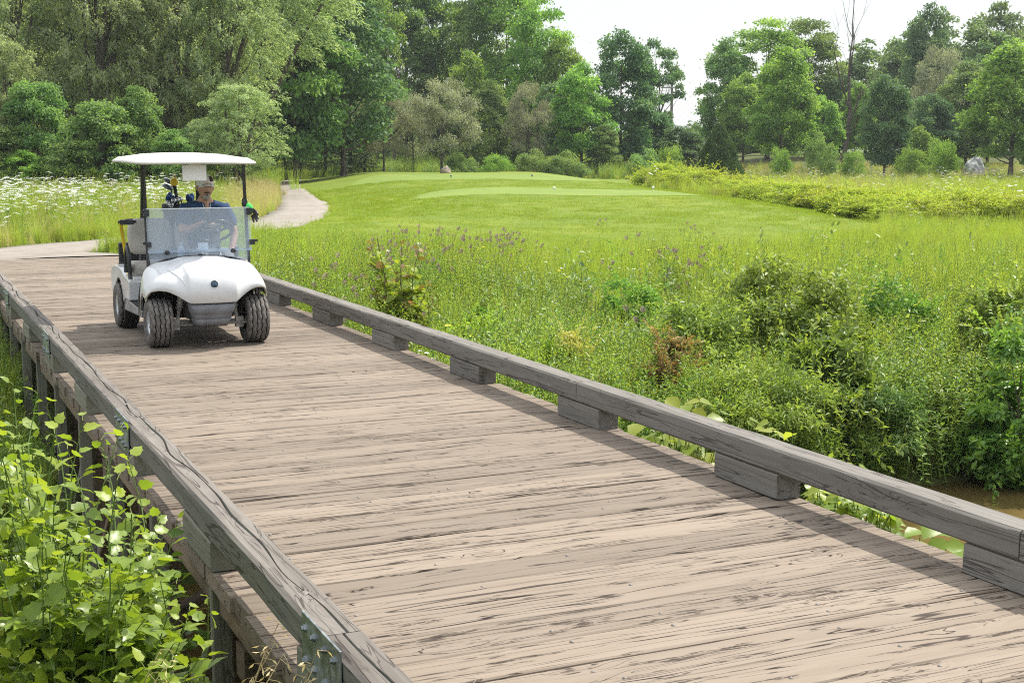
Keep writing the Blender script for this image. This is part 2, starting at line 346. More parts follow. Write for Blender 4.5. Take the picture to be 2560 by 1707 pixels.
# gravel path: swept along its centre line
def crom(P, k):
    P = np.array(P, float); n = len(P); out = []
    for i in range(n-1):
        p0, p1, p2, p3 = P[max(i-1, 0)], P[i], P[i+1], P[min(i+2, n-1)]
        for q in range(k):
            t = q/k; out.append(.5*((2*p1)+(-p0+p2)*t+(2*p0-5*p1+4*p2-p3)*t*t+(-p0+3*p1-3*p2+p3)*t**3))
    out.append(P[-1]); return np.array(out)
def ribbon(name, pts, mats, zoff, cols=5, k=14, edge=.10):
    c = crom(pts, k); T = np.gradient(c[:, :2], axis=0); T /= np.linalg.norm(T, axis=1)[:, None]; N = np.stack([-T[:, 1], T[:, 0]], 1); V = []
    for q in [-1.02]+list(np.linspace(-1, 1, cols))+[1.02]:
        w = c[:, 2]*q + (edge*(vnoise(c[:, 0]*1.3, c[:, 1]*1.3, 4)-.5)*2 if abs(q) > .99 else 0); P = c[:, :2]+N*w[:, None]
        V.append(np.column_stack([P, hgt(P[:, 0], P[:, 1])+zoff+(.02*(1-q*q))-(.25 if abs(q) > 1.01 else 0)]))
    V = np.array(V); n = len(c); i, j = np.meshgrid(np.arange(cols+1), np.arange(n-1), indexing='ij'); i = i.ravel(); j = j.ravel()
    F = np.stack([i*n+j, (i+1)*n+j, (i+1)*n+j+1, i*n+j+1], 1)[:, ::-1]
    ob = link(name, mesh_arrays(name, V.reshape(-1, 3), [F], mats, True)); tag(ob, kind='structure'); return c, N
M_path = ground_mat('packed gravel path', [(.235, .21, .182), (.275, .248, .216), (.205, .182, .155), (.305, .28, .25)], (.5, 3, 60), .006)
PATH = [(-14, 15.5, .95), (-6, 20.6, .95), (-2, 22.9, .95), (1.2, 25.0, .95), (3.0, 26.7, .92), (5.0, 28.3, .9), (7.5, 31.2, .88), (9.5, 34.6, .85), (11.0, 38.5, .82), (12.2, 42.5, .78), (13.6, 48, .72), (15.6, 55.5, .62), (18.3, 66.5, .6), (20.6, 74.5, .6), (24.5, 83.5, .6), (30, 92, .6)]
pc, pN = ribbon('path', PATH, [M_path], .035)
A_ = []
for t in np.linspace(0, 1, 10):                                      # gravel apron joining the deck end to the path
    n0, n1 = np.array((1.0, 24.41)), np.array((4.4, 24.41)); f0, f1 = np.array((-.6, 23.6)), np.array((2.6, 26.1)); md = np.array((3.35, 24.95))
    r1 = n1*(1-t)**2+2*md*t*(1-t)+f1*t*t; l1_ = n0*(1-t)+f0*t; A_.append([l1_*(1-q)+r1*q for q in np.linspace(0, 1, 10)])
A_ = np.array(A_).reshape(-1, 2); az_ = hgt(A_[:, 0], A_[:, 1])+.034; F_ = np.array([(i*10+j, (i+1)*10+j, (i+1)*10+j+1, i*10+j+1) for i in range(9) for j in range(9)])[:, ::-1]
tag(link('path_apron', mesh_arrays('path_apron', np.column_stack([A_, az_]), [F_], [M_path], True)), kind='structure')
def on_path(x, y, m=.1):
    d = np.full(len(x), 9.)
    for (px, py, w) in pc[::2]: d = np.minimum(d, np.hypot(x-px, y-py)-w)
    d = np.minimum(d, np.hypot(x-2.3, y-24.8)-1.35)
    return d < m
# creek water
m, nt, out = mat('shallow muddy creek water')
gp = nd(nt, 'ShaderNodeNewGeometry').outputs['Position']; n1 = noi(nt, gp, .8, 4, .6); n2 = noi(nt, vm(nt, 'MULTIPLY', gp, (5, 9, 5)), 1., 3, .55)
p = nd(nt, 'ShaderNodeBsdfPrincipled', None, Base_Color=mixc(nt, mapr(nt, n1, .35, .68), (.085, .062, .022, 1), (.16, .115, .042, 1)), Roughness=.06, Normal=bump(nt, n2, .12, .02)); p.inputs['IOR'].default_value = 1.33
nt.links.new(p.outputs[0], out.inputs[0])
gxw = np.linspace(-40, 60, 60); V = []
wp = crom([(a, b, 0) for a, b in CREEK], 10); T = np.gradient(wp[:, :2], axis=0); T /= np.linalg.norm(T, axis=1)[:, None]; Nn = np.stack([-T[:, 1], T[:, 0]], 1)
V = np.concatenate([np.column_stack([wp[:, :2]+Nn*q, np.full(len(wp), WATER)]) for q in (-5.2, 0, 5.2)]); n = len(wp)
F = np.array([(i*n+j, (i+1)*n+j, (i+1)*n+j+1, i*n+j+1) for i in range(2) for j in range(n-1)])[:, ::-1]
tag(link('creek_water', mesh_arrays('creek_water', V, [F], [m], True)), kind='structure')
# ================================================================ BRIDGE
M_deck = wood('weathered deck plank', (.222, .182, .143), (.196, .158, .122), (.145, .114, .086), (.028, .018, .012), 1., 1., None, .14, .7)
M_beam = wood('grey weathered timber', (.205, .192, .172), (.165, .153, .135), (.105, .095, .083), (.05, .043, .037), .7, .25, None, .12, .8)
M_beamL = wood('mossy weathered timber', (.19, .172, .152), (.135, .12, .104), (.08, .068, .058), (.045, .038, .032), .75, .3, (.115, .125, .105), .1, .8)
M_post = wood('pale treated post', (.23, .215, .175), (.175, .16, .125), (.11, .095, .075), (.045, .035, .028), .6, .2, (.15, .165, .125), .15, .4)
M_dark = wood('brown stained timber', (.20, .155, .11), (.15, .115, .08), (.09, .07, .05), (.03, .025, .02), .6, .3, None, .15, .4)
M_steel = plain('galvanised steel', (.30, .33, .34), .42, .85, .5, 14, .3); M_nail = plain('spike head steel', (.21, .195, .175), .6, .4, .5, 60, .3)
bridge = thing('footbridge', 'weathered timber footbridge with low curb rails and a plank deck', 'bridge', (0, 0, 0))
# deck
Y0, Y1, PW = 1.9, 24.25, .2515; XL, XR = 1.215, 4.325
dk = MB(); y = Y0
while y < Y1:
    w = PW-random.choice((.006, .008, .012, .018)); j = random.uniform(-.014, .014); h = random.uniform(-.004, .003); k = random.uniform(-.012, .012)
    dk.board((XL+j, y, -.075+h), (XR+k, y+w, h), 0, 44, .007, .0035)
    for sx in (1.55, 2.2, 2.75, 3.3, 4.0):                          # pale spike heads, two to a board
        for sy in (.28, .72):
            if random.random() < .4:
                cx, cy = sx+random.uniform(-.07, .07), y+w*sy+random.uniform(-.02, .02)
                dk.lathe([(0, h+.006), (.006, h+.004), (.009, h+.0005), (.0095, h-.002)], (cx, cy, 0), 'z', 8, 1)
    y += PW
dk.build('deck', [M_deck, M_nail], bridge, wc=True)
# curb rails on spacer blocks
blocks = [2.11+1.977*k for k in range(11)]
for side, x0, x1 in (('L', 1.212, 1.352), ('R', 4.178, 4.328)):
    M = M_beamL if side == 'L' else M_beam
    js = [-.2, 4.09, 8.06, 12.06, 16.02, 20.0, 24.0]
    for a, b in zip(js[:-1], js[1:]):
        mb = MB(); mb.board((x0, a+.004, .1365), (x1, b-.004, .272), 1, 44, .013, .0032, groove=(.15 if side == 'L' else None))
        if side == 'L':
            for yy in np.arange(a+.45, b, 1.98):
                mb.ell((x0+.06+random.uniform(-.01, .02), yy, .272), (.014, .02, .004), 8, 6, mat=1)
        mb.build('curb_rail', [M, M_nail], bridge, wc=True)
    for c in blocks:
        if c > 24: continue
        q = MB(); q.board((x0-.002, c-.31+random.uniform(-.02, .02), .002), (x1-.004, c+.31+random.uniform(-.02, .02), .1355), 1, 12, .006, .003)
        q.build('spacer_block', M if side == 'R' else M_post, bridge, wc=True)
en = MB(); en.board((1.22, 24.262, -.34), (4.32, 24.40, -.012), 0, 20, .01, .004); en.build('end_sill', M_beam, bridge, wc=True)
# steel splice plates with bolts on the outer face
for yj in (4.09, 8.06, 12.06, 16.02):
    pl = MB(); pl.box((1.203, yj, .195), (.008, .42, .2)); po = pl.build('splice_plate', M_steel, bridge, bevel=.002)
    for dy in (-.16, -.06, .06, .16):
        for dz in (.055, -.055):
            b = MB(); b.lathe([(0, -.016), (.009, -.016), (.009, -.008), (.0135, -.008), (.0135, 0), (.017, 0), (.017, .002), (0, .002)], (1.1985, yj+dy, .195+dz), 'x', 6, 0, False); b.build('bolt', M_steel, po)
# side trusses below the deck
def timb(name, p, q, w, M):
    mb = MB(); p = Vector(p); q = Vector(q); d = q-p; L = d.length; mb.board((-w[0]/2, -w[1]/2, 0), (w[0]/2, w[1]/2, L), 2, 6, .006, .002)
    R = d.to_track_quat('Z', 'X').to_matrix(); V = np.concatenate(mb.V) @ np.array(R).T + np.array(p); mb.V = [V]; return mb.build(name, M, bridge, wc=True)
for x in (1.33, 4.21):
    timb('top_chord', (x, 1.9, -.16), (x, 24.2, -.16), (.09, .16), M_dark)
    timb('bottom_chord', (x, 1.9, -1.30), (x, 19, -1.30), (.09, .14), M_post)
for x in (2.2, 2.75, 3.35): timb('stringer', (x, 1.9, -.19), (x, 24.2, -.19), (.1, .22), M_dark)
yy = 4.35; k = 0; YS = []
while yy < 19:
    timb('truss_post', (1.262, yy, -1.34), (1.262, yy+.02, -.085), (.05, .09), M_post)
    timb('truss_post', (1.43, yy+.75, -1.34), (1.43, yy+.50, -.10), (.06, .10), M_dark)
    if True: timb('diagonal_brace', (1.335, yy+1.38, -1.22), (1.335, yy+.1, -.25), (.05, .10), M_post if k % 3 else M_dark)
    timb('truss_post', (4.28, yy+.1, -1.34), (4.28, yy+.1, -.085), (.05, .09), M_post)
    yy += 1.48+random.uniform(-.08, .08); k += 1
for yb in (5.75, 9.7):                                              # trestle legs standing in the creek
    timb('trestle_leg', (1.75, yb, -2.3), (1.55, yb-.1, -.27), (.15, .15), M_dark); timb('trestle_leg', (3.8, yb, -2.3), (3.95, yb-.1, -.27), (.15, .15), M_dark)
    timb('cross_brace', (1.65, yb+.1, -1.6), (3.9, yb+.1, -.5), (.05, .14), M_dark)
    timb('cap_beam', (1.3, yb-.1, -.38), (4.25, yb-.1, -.38), (.15, .15), M_dark)
# ================================================================ GOLF CART   (local: x across, y back, z up; origin under the front axle)
M_white = plain('glossy white cart body', (.60, .61, .62), .22, 0, .5, 3, .04, 0, .35); M_roof = plain('cream roof plastic', (.54, .52, .47), .42, 0, .4, 5, .04)
M_blk = plain('satin black metal', (.022, .024, .028), .38, 0, .5, 20, .2); M_rub = plain('dusty tyre rubber', (.15, .137, .125), .85, 0, .25, 26, .45, .003); M_rubd = plain('tyre groove', (.02, .019, .018), .9, 0, .2)
M_grey = plain('grey bumper plastic', (.155, .16, .175), .5, 0, .45, 9, .25, .002); M_rim = plain('silver wheel cover', (.62, .64, .66), .3, .6, .5, 30, .1); M_seat = plain('stone vinyl seat', (.43, .41, .37), .5, 0, .4, 8, .08, .002)
M_sill = plain('scuffed grey sill plastic', (.30, .29, .275), .55, 0, .4, 7, .3); M_well = plain('dark wheel well plastic', (.03, .028, .026), .8, 0, .2, 8, .3); M_susp = plain('dusty grey suspension', (.42, .41, .38), .6, .2, .4, 30, .3)
M_yel = plain('yellow painted handle', (.75, .55, .02), .35, 0, .5); M_chrome = plain('chrome', (.70, .72, .75), .35, .5, .5); M_card = plain('white card', (.72, .72, .70), .7, 0, .3, 6, .03); M_trim = plain('khaki trim edge', (.33, .29, .20), .6)
m, nt, out = mat('clear acrylic screen')                             # thin sheet: mostly clear, film colour for dust and painted sky reflection, sky mirror
lw = nd(nt, 'ShaderNodeLayerWeight', None, Blend=.22).outputs['Fresnel']
film = nd(nt, 'ShaderNodeBsdfDiffuse', None, Color=(.72, .80, .90)); tr = nd(nt, 'ShaderNodeBsdfTransparent', None, Color=(.90, .93, .96)); gl = nd(nt, 'ShaderNodeBsdfGlossy', None, Color=(.9, .95, 1.), Roughness=.04)
tl = nd(nt, 'ShaderNodeBsdfTranslucent', None, Color=(.80, .88, .98)); m0 = nt.nodes.new('ShaderNodeMixShader'); m0.inputs[0].default_value = .5; nt.links.new(film.outputs[0], m0.inputs[1]); nt.links.new(tl.outputs[0], m0.inputs[2])
m1 = nt.nodes.new('ShaderNodeMixShader'); m1.inputs[0].default_value = .27; nt.links.new(tr.outputs[0], m1.inputs[1]); nt.links.new(m0.outputs[0], m1.inputs[2])
m2 = nt.nodes.new('ShaderNodeMixShader'); nt.links.new(mth(nt, 'MULTIPLY', lw, .6), m2.inputs[0]); nt.links.new(m1.outputs[0], m2.inputs[1]); nt.links.new(gl.outputs[0], m2.inputs[2]); nt.links.new(m2.outputs[0], out.inputs[0]); M_scr = m
CARTX, CARTY = 2.725, 12.81
cart = thing('golf_cart', 'white golf cart with cream roof and clear windscreen driving across the bridge', 'golf cart', (CARTX, CARTY, .003))
# front cowl: profiles from the nose edge up to the dash for increasing |x|
PR = [(0.00, [(-.335, .43), (-.345, .445), (-.370, .515), (-.350, .61), (-.305, .685), (-.275, .702), (-.09, .758), (.10, .795), (.24, .812)]),
      (0.11, [(-.331, .43), (-.341, .445), (-.367, .515), (-.346, .61), (-.300, .684), (-.270, .700), (-.09, .756), (.10, .793), (.24, .810)]),
      (0.192, [(-.315, .43), (-.326, .445), (-.350, .515), (-.327, .61), (-.280, .680), (-.250, .695), (-.075, .750), (.10, .787), (.24, .804)]),
      (0.208, [(-.308, .432), (-.319, .448), (-.343, .516), (-.320, .61), (-.272, .678), (-.242, .692), (-.07, .748), (.10, .785), (.24, .801)]),
      (0.24, [(-.280, .450), (-.284, .463), (-.293, .518), (-.265, .597), (-.222, .652), (-.198, .666), (-.045, .724), (.11, .768), (.24, .790)]),
      (0.31, [(-.240, .500), (-.245, .510), (-.250, .546), (-.222, .603), (-.180, .644), (-.157, .656), (-.02, .710), (.12, .752), (.24, .773)]),
      (0.39, [(-.200, .540), (-.206, .551), (-.210, .578), (-.185, .622), (-.145, .653), (-.120, .664), (.02, .704), (.13, .742), (.245, .764)]),
      (0.47, [(-.155, .545), (-.159, .555), (-.160, .576), (-.135, .607), (-.100, .630), (-.078, .638), (.04, .688), (.15, .722), (.25, .742)]),
      (0.525, [(-.110, .530), (-.111, .540), (-.108, .558), (-.085, .580), (-.055, .596), (-.033, .603), (.06, .640), (.16, .668), (.265, .686)]),
      (0.553, [(-.060, .485), (-.055, .494), (-.042, .508), (-.015, .525), (.02, .538), (.05, .545), (.14, .555), (.22, .545), (.30, .52)]),
      (0.562, [(-.035, .440), (-.012, .455), (.025, .477), (.06, .490), (.09, .497), (.12, .497), (.17, .487), (.235, .43), (.31, .27)]),
      (0.560, [(.33, .51), (.333, .48), (.337, .45), (.34, .42), (.344, .39), (.348, .36), (.352, .33), (.356, .30), (.36, .27)])]
full = [(-x, p) for x, p in PR[:0:-1]]+PR
cw = MB(); cw.grid([[(x, y, z) for y, z in p] for x, p in full][:: -1])
cowl = cw.build('front_cowl', [M_white, M_trim], cart, sub=2, solid=.012)
nr = len(PR[0][1]); nc = len(full); cr_ = cowl.data.attributes.new('crease_edge', 'FLOAT', 'EDGE')      # crisp moulding lines
for e_ in cowl.data.edges:
    (i0, j0), (i1, j1) = [divmod(v_, nr) for v_ in e_.vertices]; x0_ = abs(full[::-1][i0][0])
    if (i0 == i1 and abs(x0_-.208) < .002) or (j0 == j1 and j0 in (5,) and x0_ < .3): cr_.data[e_.index].value = .75
    if j0 == j1 == 0: cr_.data[e_.index].value = .6
for s in (-1, 1):                                                    # moulded hood crease either side
    e = MB(); e.tube([(s*.200, -.318, .44), (s*.212, -.338, .51), (s*.245, -.285, .61), (s*.29, -.195, .672), (s*.35, -.03, .716), (s*.40, .13, .735)], [.003, .006, .007, .006, .004, .002], 8); e.build('hood_crease', M_white, cart, sub=1)
    q_ = MB(); q_.tube([(s*.452, .262, .70), (s*.51, .285, .645), (s*.545, .318, .55), (s*.558, .345, .42), (s*.562, .362, .26)], [.014, .013, .012, .012, .010], 6); q_.build('body_seam', M_blk, cart)
    e = MB(); e.tube([(s*x, p[0][0]-.001, p[0][1]-.004) for x, p in PR[3:11]], .006, 6); e.tube([(s*.563, y, z-.003) for y, z in PR[10][1]], .006, 6); e.build('arch_trim', M_trim, cart)
em = MB(); em.lathe([(0, -.008), (.030, -.006), (.034, -.003)], (0, 0, 0), 'y', 24, 0); em.lathe([(.034, -.004), (.037, -.009), (.042, -.006), (.042, .004)], (0, 0, 0), 'y', 24, 1)
M_emb = plain('dark emblem face', (.05, .09, .14), .15, .3, .6, 60, .6)
eo = em.build('emblem', [M_emb, M_chrome], cart); eo.location = (0, -.3585, .598); eo.rotation_euler = (math.radians(-12), 0, 0)
# bumper, dark inner structure, axle, struts
bp = MB(); rings = []
for z, hw, yf in ((.425, .205, -.305), (.40, .205, -.335), (.345, .198, -.345), (.325, .185, -.325), (.305, .18, -.32), (.285, .178, -.322), (.28, .172, -.312), (.272, .172, -.312), (.267, .174, -.32), (.225, .155, -.30), (.20, .145, -.27)):
    rings.append([(-hw, .0, z), (-hw-.008, yf+.10, z), (-hw+.012, yf+.02, z), (-hw*.75, yf, z), (-.03, yf-.008, z), (.03, yf-.008, z), (hw*.75, yf, z), (hw-.012, yf+.02, z), (hw+.008, yf+.10, z), (hw, .0, z)])
bp.grid(rings); bp.build('front_bumper', M_grey, cart, solid=.01)
dk_ = MB(); dk_.box((0, .05, .40), (.44, .42, .26)); dk_.box((0, .33, .44), (1.06, .05, .40)); dk_.box((0, .06, .62), (.86, .30, .10)); dk_.box((0, .95, .27), (1.0, 1.3, .09)); dk_.build('chassis', M_well, cart, bevel=.01)
ax = MB(); ax.tube([(-.40, 0, .215), (.40, 0, .215)], .018, 8); ax.tube([(-.38, -.06, .20), (.38, -.06, .20)], .010, 8); ax.build('front_axle', M_susp, cart)
for s in (-1, 1):
    q = MB(); q.tube([(s*.235, -.02, .47), (s*.262, -.02, .34)], .028, 12); q.tube([(s*.262, -.02, .345), (s*.285, -.02, .20)], .019, 12)
    for k in range(4): q.lathe([(.022, -.006), (.040, -.004), (.040, .004), (.022, .006)], (s*(.237+.006*k), -.02, .45-.028*k), 'z', 14)
    q.box((s*.30, -.02, .205), (.07, .06, .10)); q.build('suspension_strut', M_susp, cart)
# wheels
def wheel(x, y, r, w, out_s):
    R = thing('wheel', None, None, (x, y, r)); R.parent = cart; del_ = [k for k in ('label', 'category') if k in R]
    n = 72; prof = []; hw = w/2
    outl = [(.105, -hw*.80, 0), (.135, -hw*.96, 0), (.175, -hw, 0), (r-.025, -hw*.97, 0), (r-.010, -hw*.86, 0)]
    gro = [-.62, -.21, .21, .62]
    for g in gro: outl += [(r-.001*(abs(g) > .5)-.001, hw*g-.005, 1), (r-.011, hw*g-.003, 2), (r-.011, hw*g+.003, 2), (r-.001*(abs(g) > .5)-.001, hw*g+.005, 1)]
    outl += [(r-.010, hw*.86, 0), (r-.025, hw*.97, 0), (.175, hw, 0), (.135, hw*.96, 0), (.105, hw*.80, 0)]
    P = []
    for q in range(n):
        a = 2*PI*q/n; z_ = .0032*(1 if (q//2) % 2 else -1)
        P.append([(h+(z_ if k else 0), rr*math.cos(a), rr*math.sin(a)) for rr, h, k in outl])
    t = MB(); L = len(outl); V = np.array(P).reshape(-1, 3); F = []; MI = []
    for q in range(n):
        for j in range(L-1):
            t_ = (outl[j][2] == 2 and outl[j+1][2] == 2) or (outl[j][2]+outl[j+1][2] == 3)
            F.append((q*L+j, ((q+1) % n)*L+j, ((q+1) % n)*L+j+1, q*L+j+1)); MI.append(1 if t_ else 0)
    t.add(V, F, 0, True); t.M = MI; t.build('tyre', [M_rub, M_rubd], R)
    c = MB(); o = out_s
    c.lathe([(0, o*(hw*.62)), (.028, o*(hw*.62)), (.034, o*hw*.55), (.045, o*hw*.50), (.088, o*hw*.66), (.094, o*hw*.72), (.108, o*hw*.84), (.112, o*hw*.80), (.108, o*hw*.5), (.10, -o*hw*.6), (0, -o*hw*.6)], (0, 0, 0), 'x', 40)
    for q in range(10):
        a = 2*PI*q/10; c.box((o*hw*.62, .066*math.cos(a), .066*math.sin(a)), (.022, .012, .044), Matrix.Rotation(a-PI/2, 3, 'X'), 0)
    c.build('rim', M_rim if abs(o) else M_well, R)
    for q in range(10):
        pass
    hb = MB(); hb.lathe([(0, -o*hw*.72), (.03, -o*hw*.72), (.04, -o*hw*.5), (.09, -o*hw*.5), (.09, -o*hw*.58), (0, -o*hw*.58)], (0, 0, 0), 'x', 20); hb.build('hub', M_susp, R); return R
for s in (-1, 1):
    wheel(s*.448, 0, .228, .215, s); wheel(s*.475, 1.66, .228, .215, s)
# floor, seat base, rear body
fl = MB(); fl.box((0, .70, .315), (1.06, .80, .03)); fl.build('floor', M_well, cart, bevel=.006)
for s in (-1, 1):
    sl_ = MB(); sl_.prism([(.37, .235), (1.38, .205), (1.40, .245), (1.30, .335), (.37, .30)], 'x', s*.47, s*.535); sl_.build('sill', M_sill, cart, bevel=.012)
    arch = [(1.66+.285*math.cos(a), .228+.285*math.sin(a)) for a in np.linspace(math.radians(168), math.radians(10), 13)]
    poly = [(1.02, .335), (1.29, .335), (1.37, .30)]+arch+[(1.97, .30), (2.13, .33), (2.16, .50), (2.10, .585), (1.86, .625), (1.58, .625), (1.42, .60), (1.30, .56), (1.12, .545), (1.01, .52)]
    rb = MB(); rb.prism(poly, 'x', s*.38, s*.545, 0); rb.build('rear_fender', M_white, cart, bevel=.03, segs=4)
    rl = MB(); rl.lathe([(.27, s*.40), (.27, s*.53)], (0, 1.66, .235), 'x', 30); rl.build('wheel_liner', M_well, cart)
    hp = MB(); hp.prism([(1.17, .56), (1.03, .60), (1.02, .80), (1.06, .86), (1.12, .87), (1.16, .84), (1.24, .62)], 'x', s*.505, s*.525, 1)
    hp.tube([(s*.525, 1.02, .55), (s*.533, 1.0, .70), (s*.54, 1.03, .84), (s*.535, 1.10, .875), (s*.53, 1.19, .83), (s*.525, 1.28, .60)], .022, 8); hp.build('hip_restraint', [M_blk, M_seat], cart, sub=1)
bx = MB(); bx.box((0, 1.40, .44), (.98, .72, .26)); bx.build('seat_base', M_white, cart, bevel=.03)
for s in (-1, 1):
    sc_ = MB(); sc_.box((s*.245, 1.32, .625), (.48, .50, .13)); sc_.build('seat', M_seat, cart, bevel=.045, segs=4)
    sb = MB(); P = []
    for i, (z, hw, t) in enumerate([(.76, .165, .03), (.775, .21, .05), (.85, .23, .055), (.98, .232, .05), (1.06, .218, .045), (1.105, .185, .04), (1.12, .14, .025)]):
        yb = 1.47+(z-.76)*.22; P.append([(s*.236-hw, yb, z), (s*.236-hw*.97, yb-t, z), (s*.236-hw*.6, yb-t-.02, z), (s*.236, yb-t-.012, z), (s*.236+hw*.6, yb-t-.02, z), (s*.236+hw*.97, yb-t, z), (s*.236+hw, yb, z), (s*.236+hw*.95, yb+.03, z), (s*.236-hw*.95, yb+.03, z)])
    sb.grid(P, closev=True); sb.add(P[0], [range(9)], 0); sb.add(P[-1], [list(range(9))[::-1]], 0); sb.build('backrest', M_seat, cart, sub=2)
bk = MB(); bk.box((0, 2.0, .60), (.92, .42, .05)); bk.box((0, 2.14, .72), (.92, .05, .24)); bk.build('bag_well', M_blk, cart, bevel=.015)
# struts and roof
for s in (-1, 1):
    f = MB(); f.tube([(s*.478, .255, .60), (s*.478, .26, .72), (s*.476, .30, 1.0), (s*.473, .375, 1.68)], .0165, 8); f.box((s*.480, .245, .665), (.05, .06, .11), None, 0, .6); f.build('front_strut', M_blk, cart)
    r_ = MB(); r_.tube([(s*.30, 1.70, .60), (s*.29, 1.62, .95), (s*.275, 1.52, 1.69)], .026, 8); r_.build('rear_strut', M_blk, cart)
    q = MB(); q.box((s*.473, .38, 1.69), (.075, .09, .035)); q.build('strut_cap', M_sill, cart, bevel=.006)
    if s > 0: q = MB(); q.tube([(-.46, 1.60, 1.10), (.46, 1.60, 1.10)], .016, 8); q.tube([(-.53, 1.62, 1.08), (.53, 1.62, 1.08)], .016, 8); q.build('rear_crossbar', M_blk, cart)
def plan(u):                                                          # roof outline half width and front/back bow by angle
    a = 2*PI*u; c, s = math.cos(a), math.sin(a); p = .34
    return (.03+.60*math.copysign(abs(c)**p, c), 1.08+.90*math.copysign(abs(s)**p, s))
rf = MB(); n = 64; P = []
for z, k in ((1.700, 0.0), (1.700, .80), (1.699, .93), (1.698, .975), (1.703, 1.0), (1.716, 1.0), (1.727, .975), (1.737, .94), (1.752, .90), (1.757, .80), (1.778, .55), (1.786, .25), (1.788, 0.0)):
    row = []
    for q in range(n):
        x, y = plan(q/n); dip = -.018*max(0, -(y-1.08)/.9)**2 if k else 0
        row.append((x*k, 1.08+(y-1.08)*k, z+dip*k*k-.012*(abs(x)/.63)**2*k*k))
    P.append(row)
rf.grid(P, closev=True); rf.build('roof', M_roof, cart)
rb_ = MB()
for sx in (-.22, .22): rb_.box((sx, 1.1, 1.775), (.05, 1.3, .02))
# windscreen: lower sheet, folded hinge, upper sheet
def scr(name, pts, M): q = MB(); q.prism(pts, 'y', -.0025, .0025); return q
up = MB(); a = [(-.48, .855), (.505, .855), (.505, 1.254), (.493, 1.266), (-.468, 1.266), (-.48, 1.254)]; up.prism(a, 'y', -.003, .003); u = up.build('windscreen', M_scr, cart); 
for v in u.data.vertices: v.co.y += .245+(v.co.z-.70)*.135-.028
lo_ = MB(); P = [(-.455, .70)]+[(x, np.interp(abs(x), [0, .11, .205, .25, .33, .42, .455], [.815, .813, .805, .798, .784, .755, .735])) for x in np.linspace(-.44, .44, 15)]+[(.455, .70), (.478, .86), (-.478, .86)]
lo_.prism(P, 'y', -.003, .003); l = lo_.build('windscreen', M_scr, cart)
for v in l.data.vertices: v.co.y += .245+(v.co.z-.70)*.135-.004
hd = MB(); hd.box((0.012, .252, .866), (.99, .022, .022)); hd.build('windscreen_hinge', M_scr, cart, bevel=.006)
edge_ = MB(); edge_.tube([(-.478, .292, 1.264), (.503, .292, 1.264)], .0045, 6); edge_.build('windscreen_edge', plain('frosted acrylic edge', (.75, .8, .83), .3), cart)
sq = MB(); sq.tube([(x, .244+.002, np.interp(abs(x), [0, .11, .205, .25, .33, .42, .46], [.817, .815, .807, .800, .786, .757, .735])) for x in np.linspace(-.46, .46, 25)], .009, 6); sq.build('screen_seal', M_blk, cart)
for x, z in ((-.477, 1.228), (-.473, .935), (.497, 1.228), (.512, .935)):
    q = MB(); q.box((x, .262+(z-.70)*.135-.045, z), (.05, .05, .066 if z > 1 else .05)); q.tube([(x+.03*np.sign(x), .23+(z-.7)*.135, z+.012), (x+.04*np.sign(x), .2+(z-.7)*.135, z+.012)], .01, 8); q.build('screen_clip', M_blk, cart, bevel=.005)
for x in (-.305, .32):
    q = MB(); q.lathe([(0, -.02), (.022, -.02), (.022, .02), (0, .02)], (x, .232, .856), 'y', 16); q.build('screen_knob', M_blk, cart)
q = MB(); q.box((.005, .222, .822), (.034, .03, .034)); q.build('screen_catch', M_blk, cart, bevel=.004)
# dash and steering
ds = MB(); ds.box((0, .34, .735), (.94, .22, .09)); ds.box((0, .40, .62), (.9, .06, .22)); ds.build('dashboard', M_sill, cart, bevel=.03)
st = MB(); c0 = Vector((.255, .72, 1.02)); ax_ = Vector((0, .62, .78)).normalized(); R3 = ax_.to_track_quat('Z', 'Y').to_matrix()
st.tube([c0+R3 @ Vector((.175*math.cos(t), .175*math.sin(t), 0)) for t in np.linspace(0, 2*PI, 33)], .014, 8, cap=False)
for t in (0, 2.1, 4.2): st.tube([c0-ax_*.03, c0+R3 @ Vector((.17*math.cos(t+.5), .17*math.sin(t+.5), 0))], .012, 6)
st.ell(c0-ax_*.02, (.055, .055, .03), rot=R3); st.tube([c0-ax_*.02, (.255, .38, .62)], .028, 8); st.build('steering_wheel', M_blk, cart)
cl = MB(); cl.box(tuple(c0+ax_*.03+Vector((-.03, 0, .01))), (.16, .11, .006), R3); cl.build('score_holder', plain('grey score clip', (.4, .41, .42), .5), cart)
# things carried: card under the roof, small card and bottle behind the screen, glove, towel rack
kd = MB(); kd.box((-.015, .285, 1.602), (.226, .004, .148), None, 0); kd.box((-.015, .2865, 1.69), (.10, .004, .03), None, 0)
tag(kd.build('paper_card', M_card, None, loc=(CARTX, CARTY, 0)), 'blank white sheet hanging from the front edge of the cart roof', 'paper')
kd = MB(); kd.box((.04, .258, .905), (.094, .003, .072), None, 0); tag(kd.build('paper_card', plain('bright white card', (.82, .83, .84), .6), None, loc=(CARTX, CARTY, 0)), 'small white card tucked inside the cart windscreen above its hinge', 'paper')
bt = MB(); bt.lathe([(0, 0), (.030, .002), (.032, .02), (.032, .085), (.028, .105), (.014, .13), (.012, .145), (.014, .147), (.014, .162), (0, .163)], (0, 0, 0), 'z', 16)
tag(bt.build('water_bottle', plain('clear plastic bottle', (.55, .62, .66), .2), None, loc=(CARTX-.16, CARTY+.30, .785)), 'small clear water bottle standing on the cart dash behind the windscreen', 'bottle')
M_grn = plain('bright green fabric', (.06, .62, .10), .7); gl_ = thing('glove', 'bright green and black golf glove strapped to the cart strut', 'glove', (CARTX+.50, CARTY+.33, 1.25))
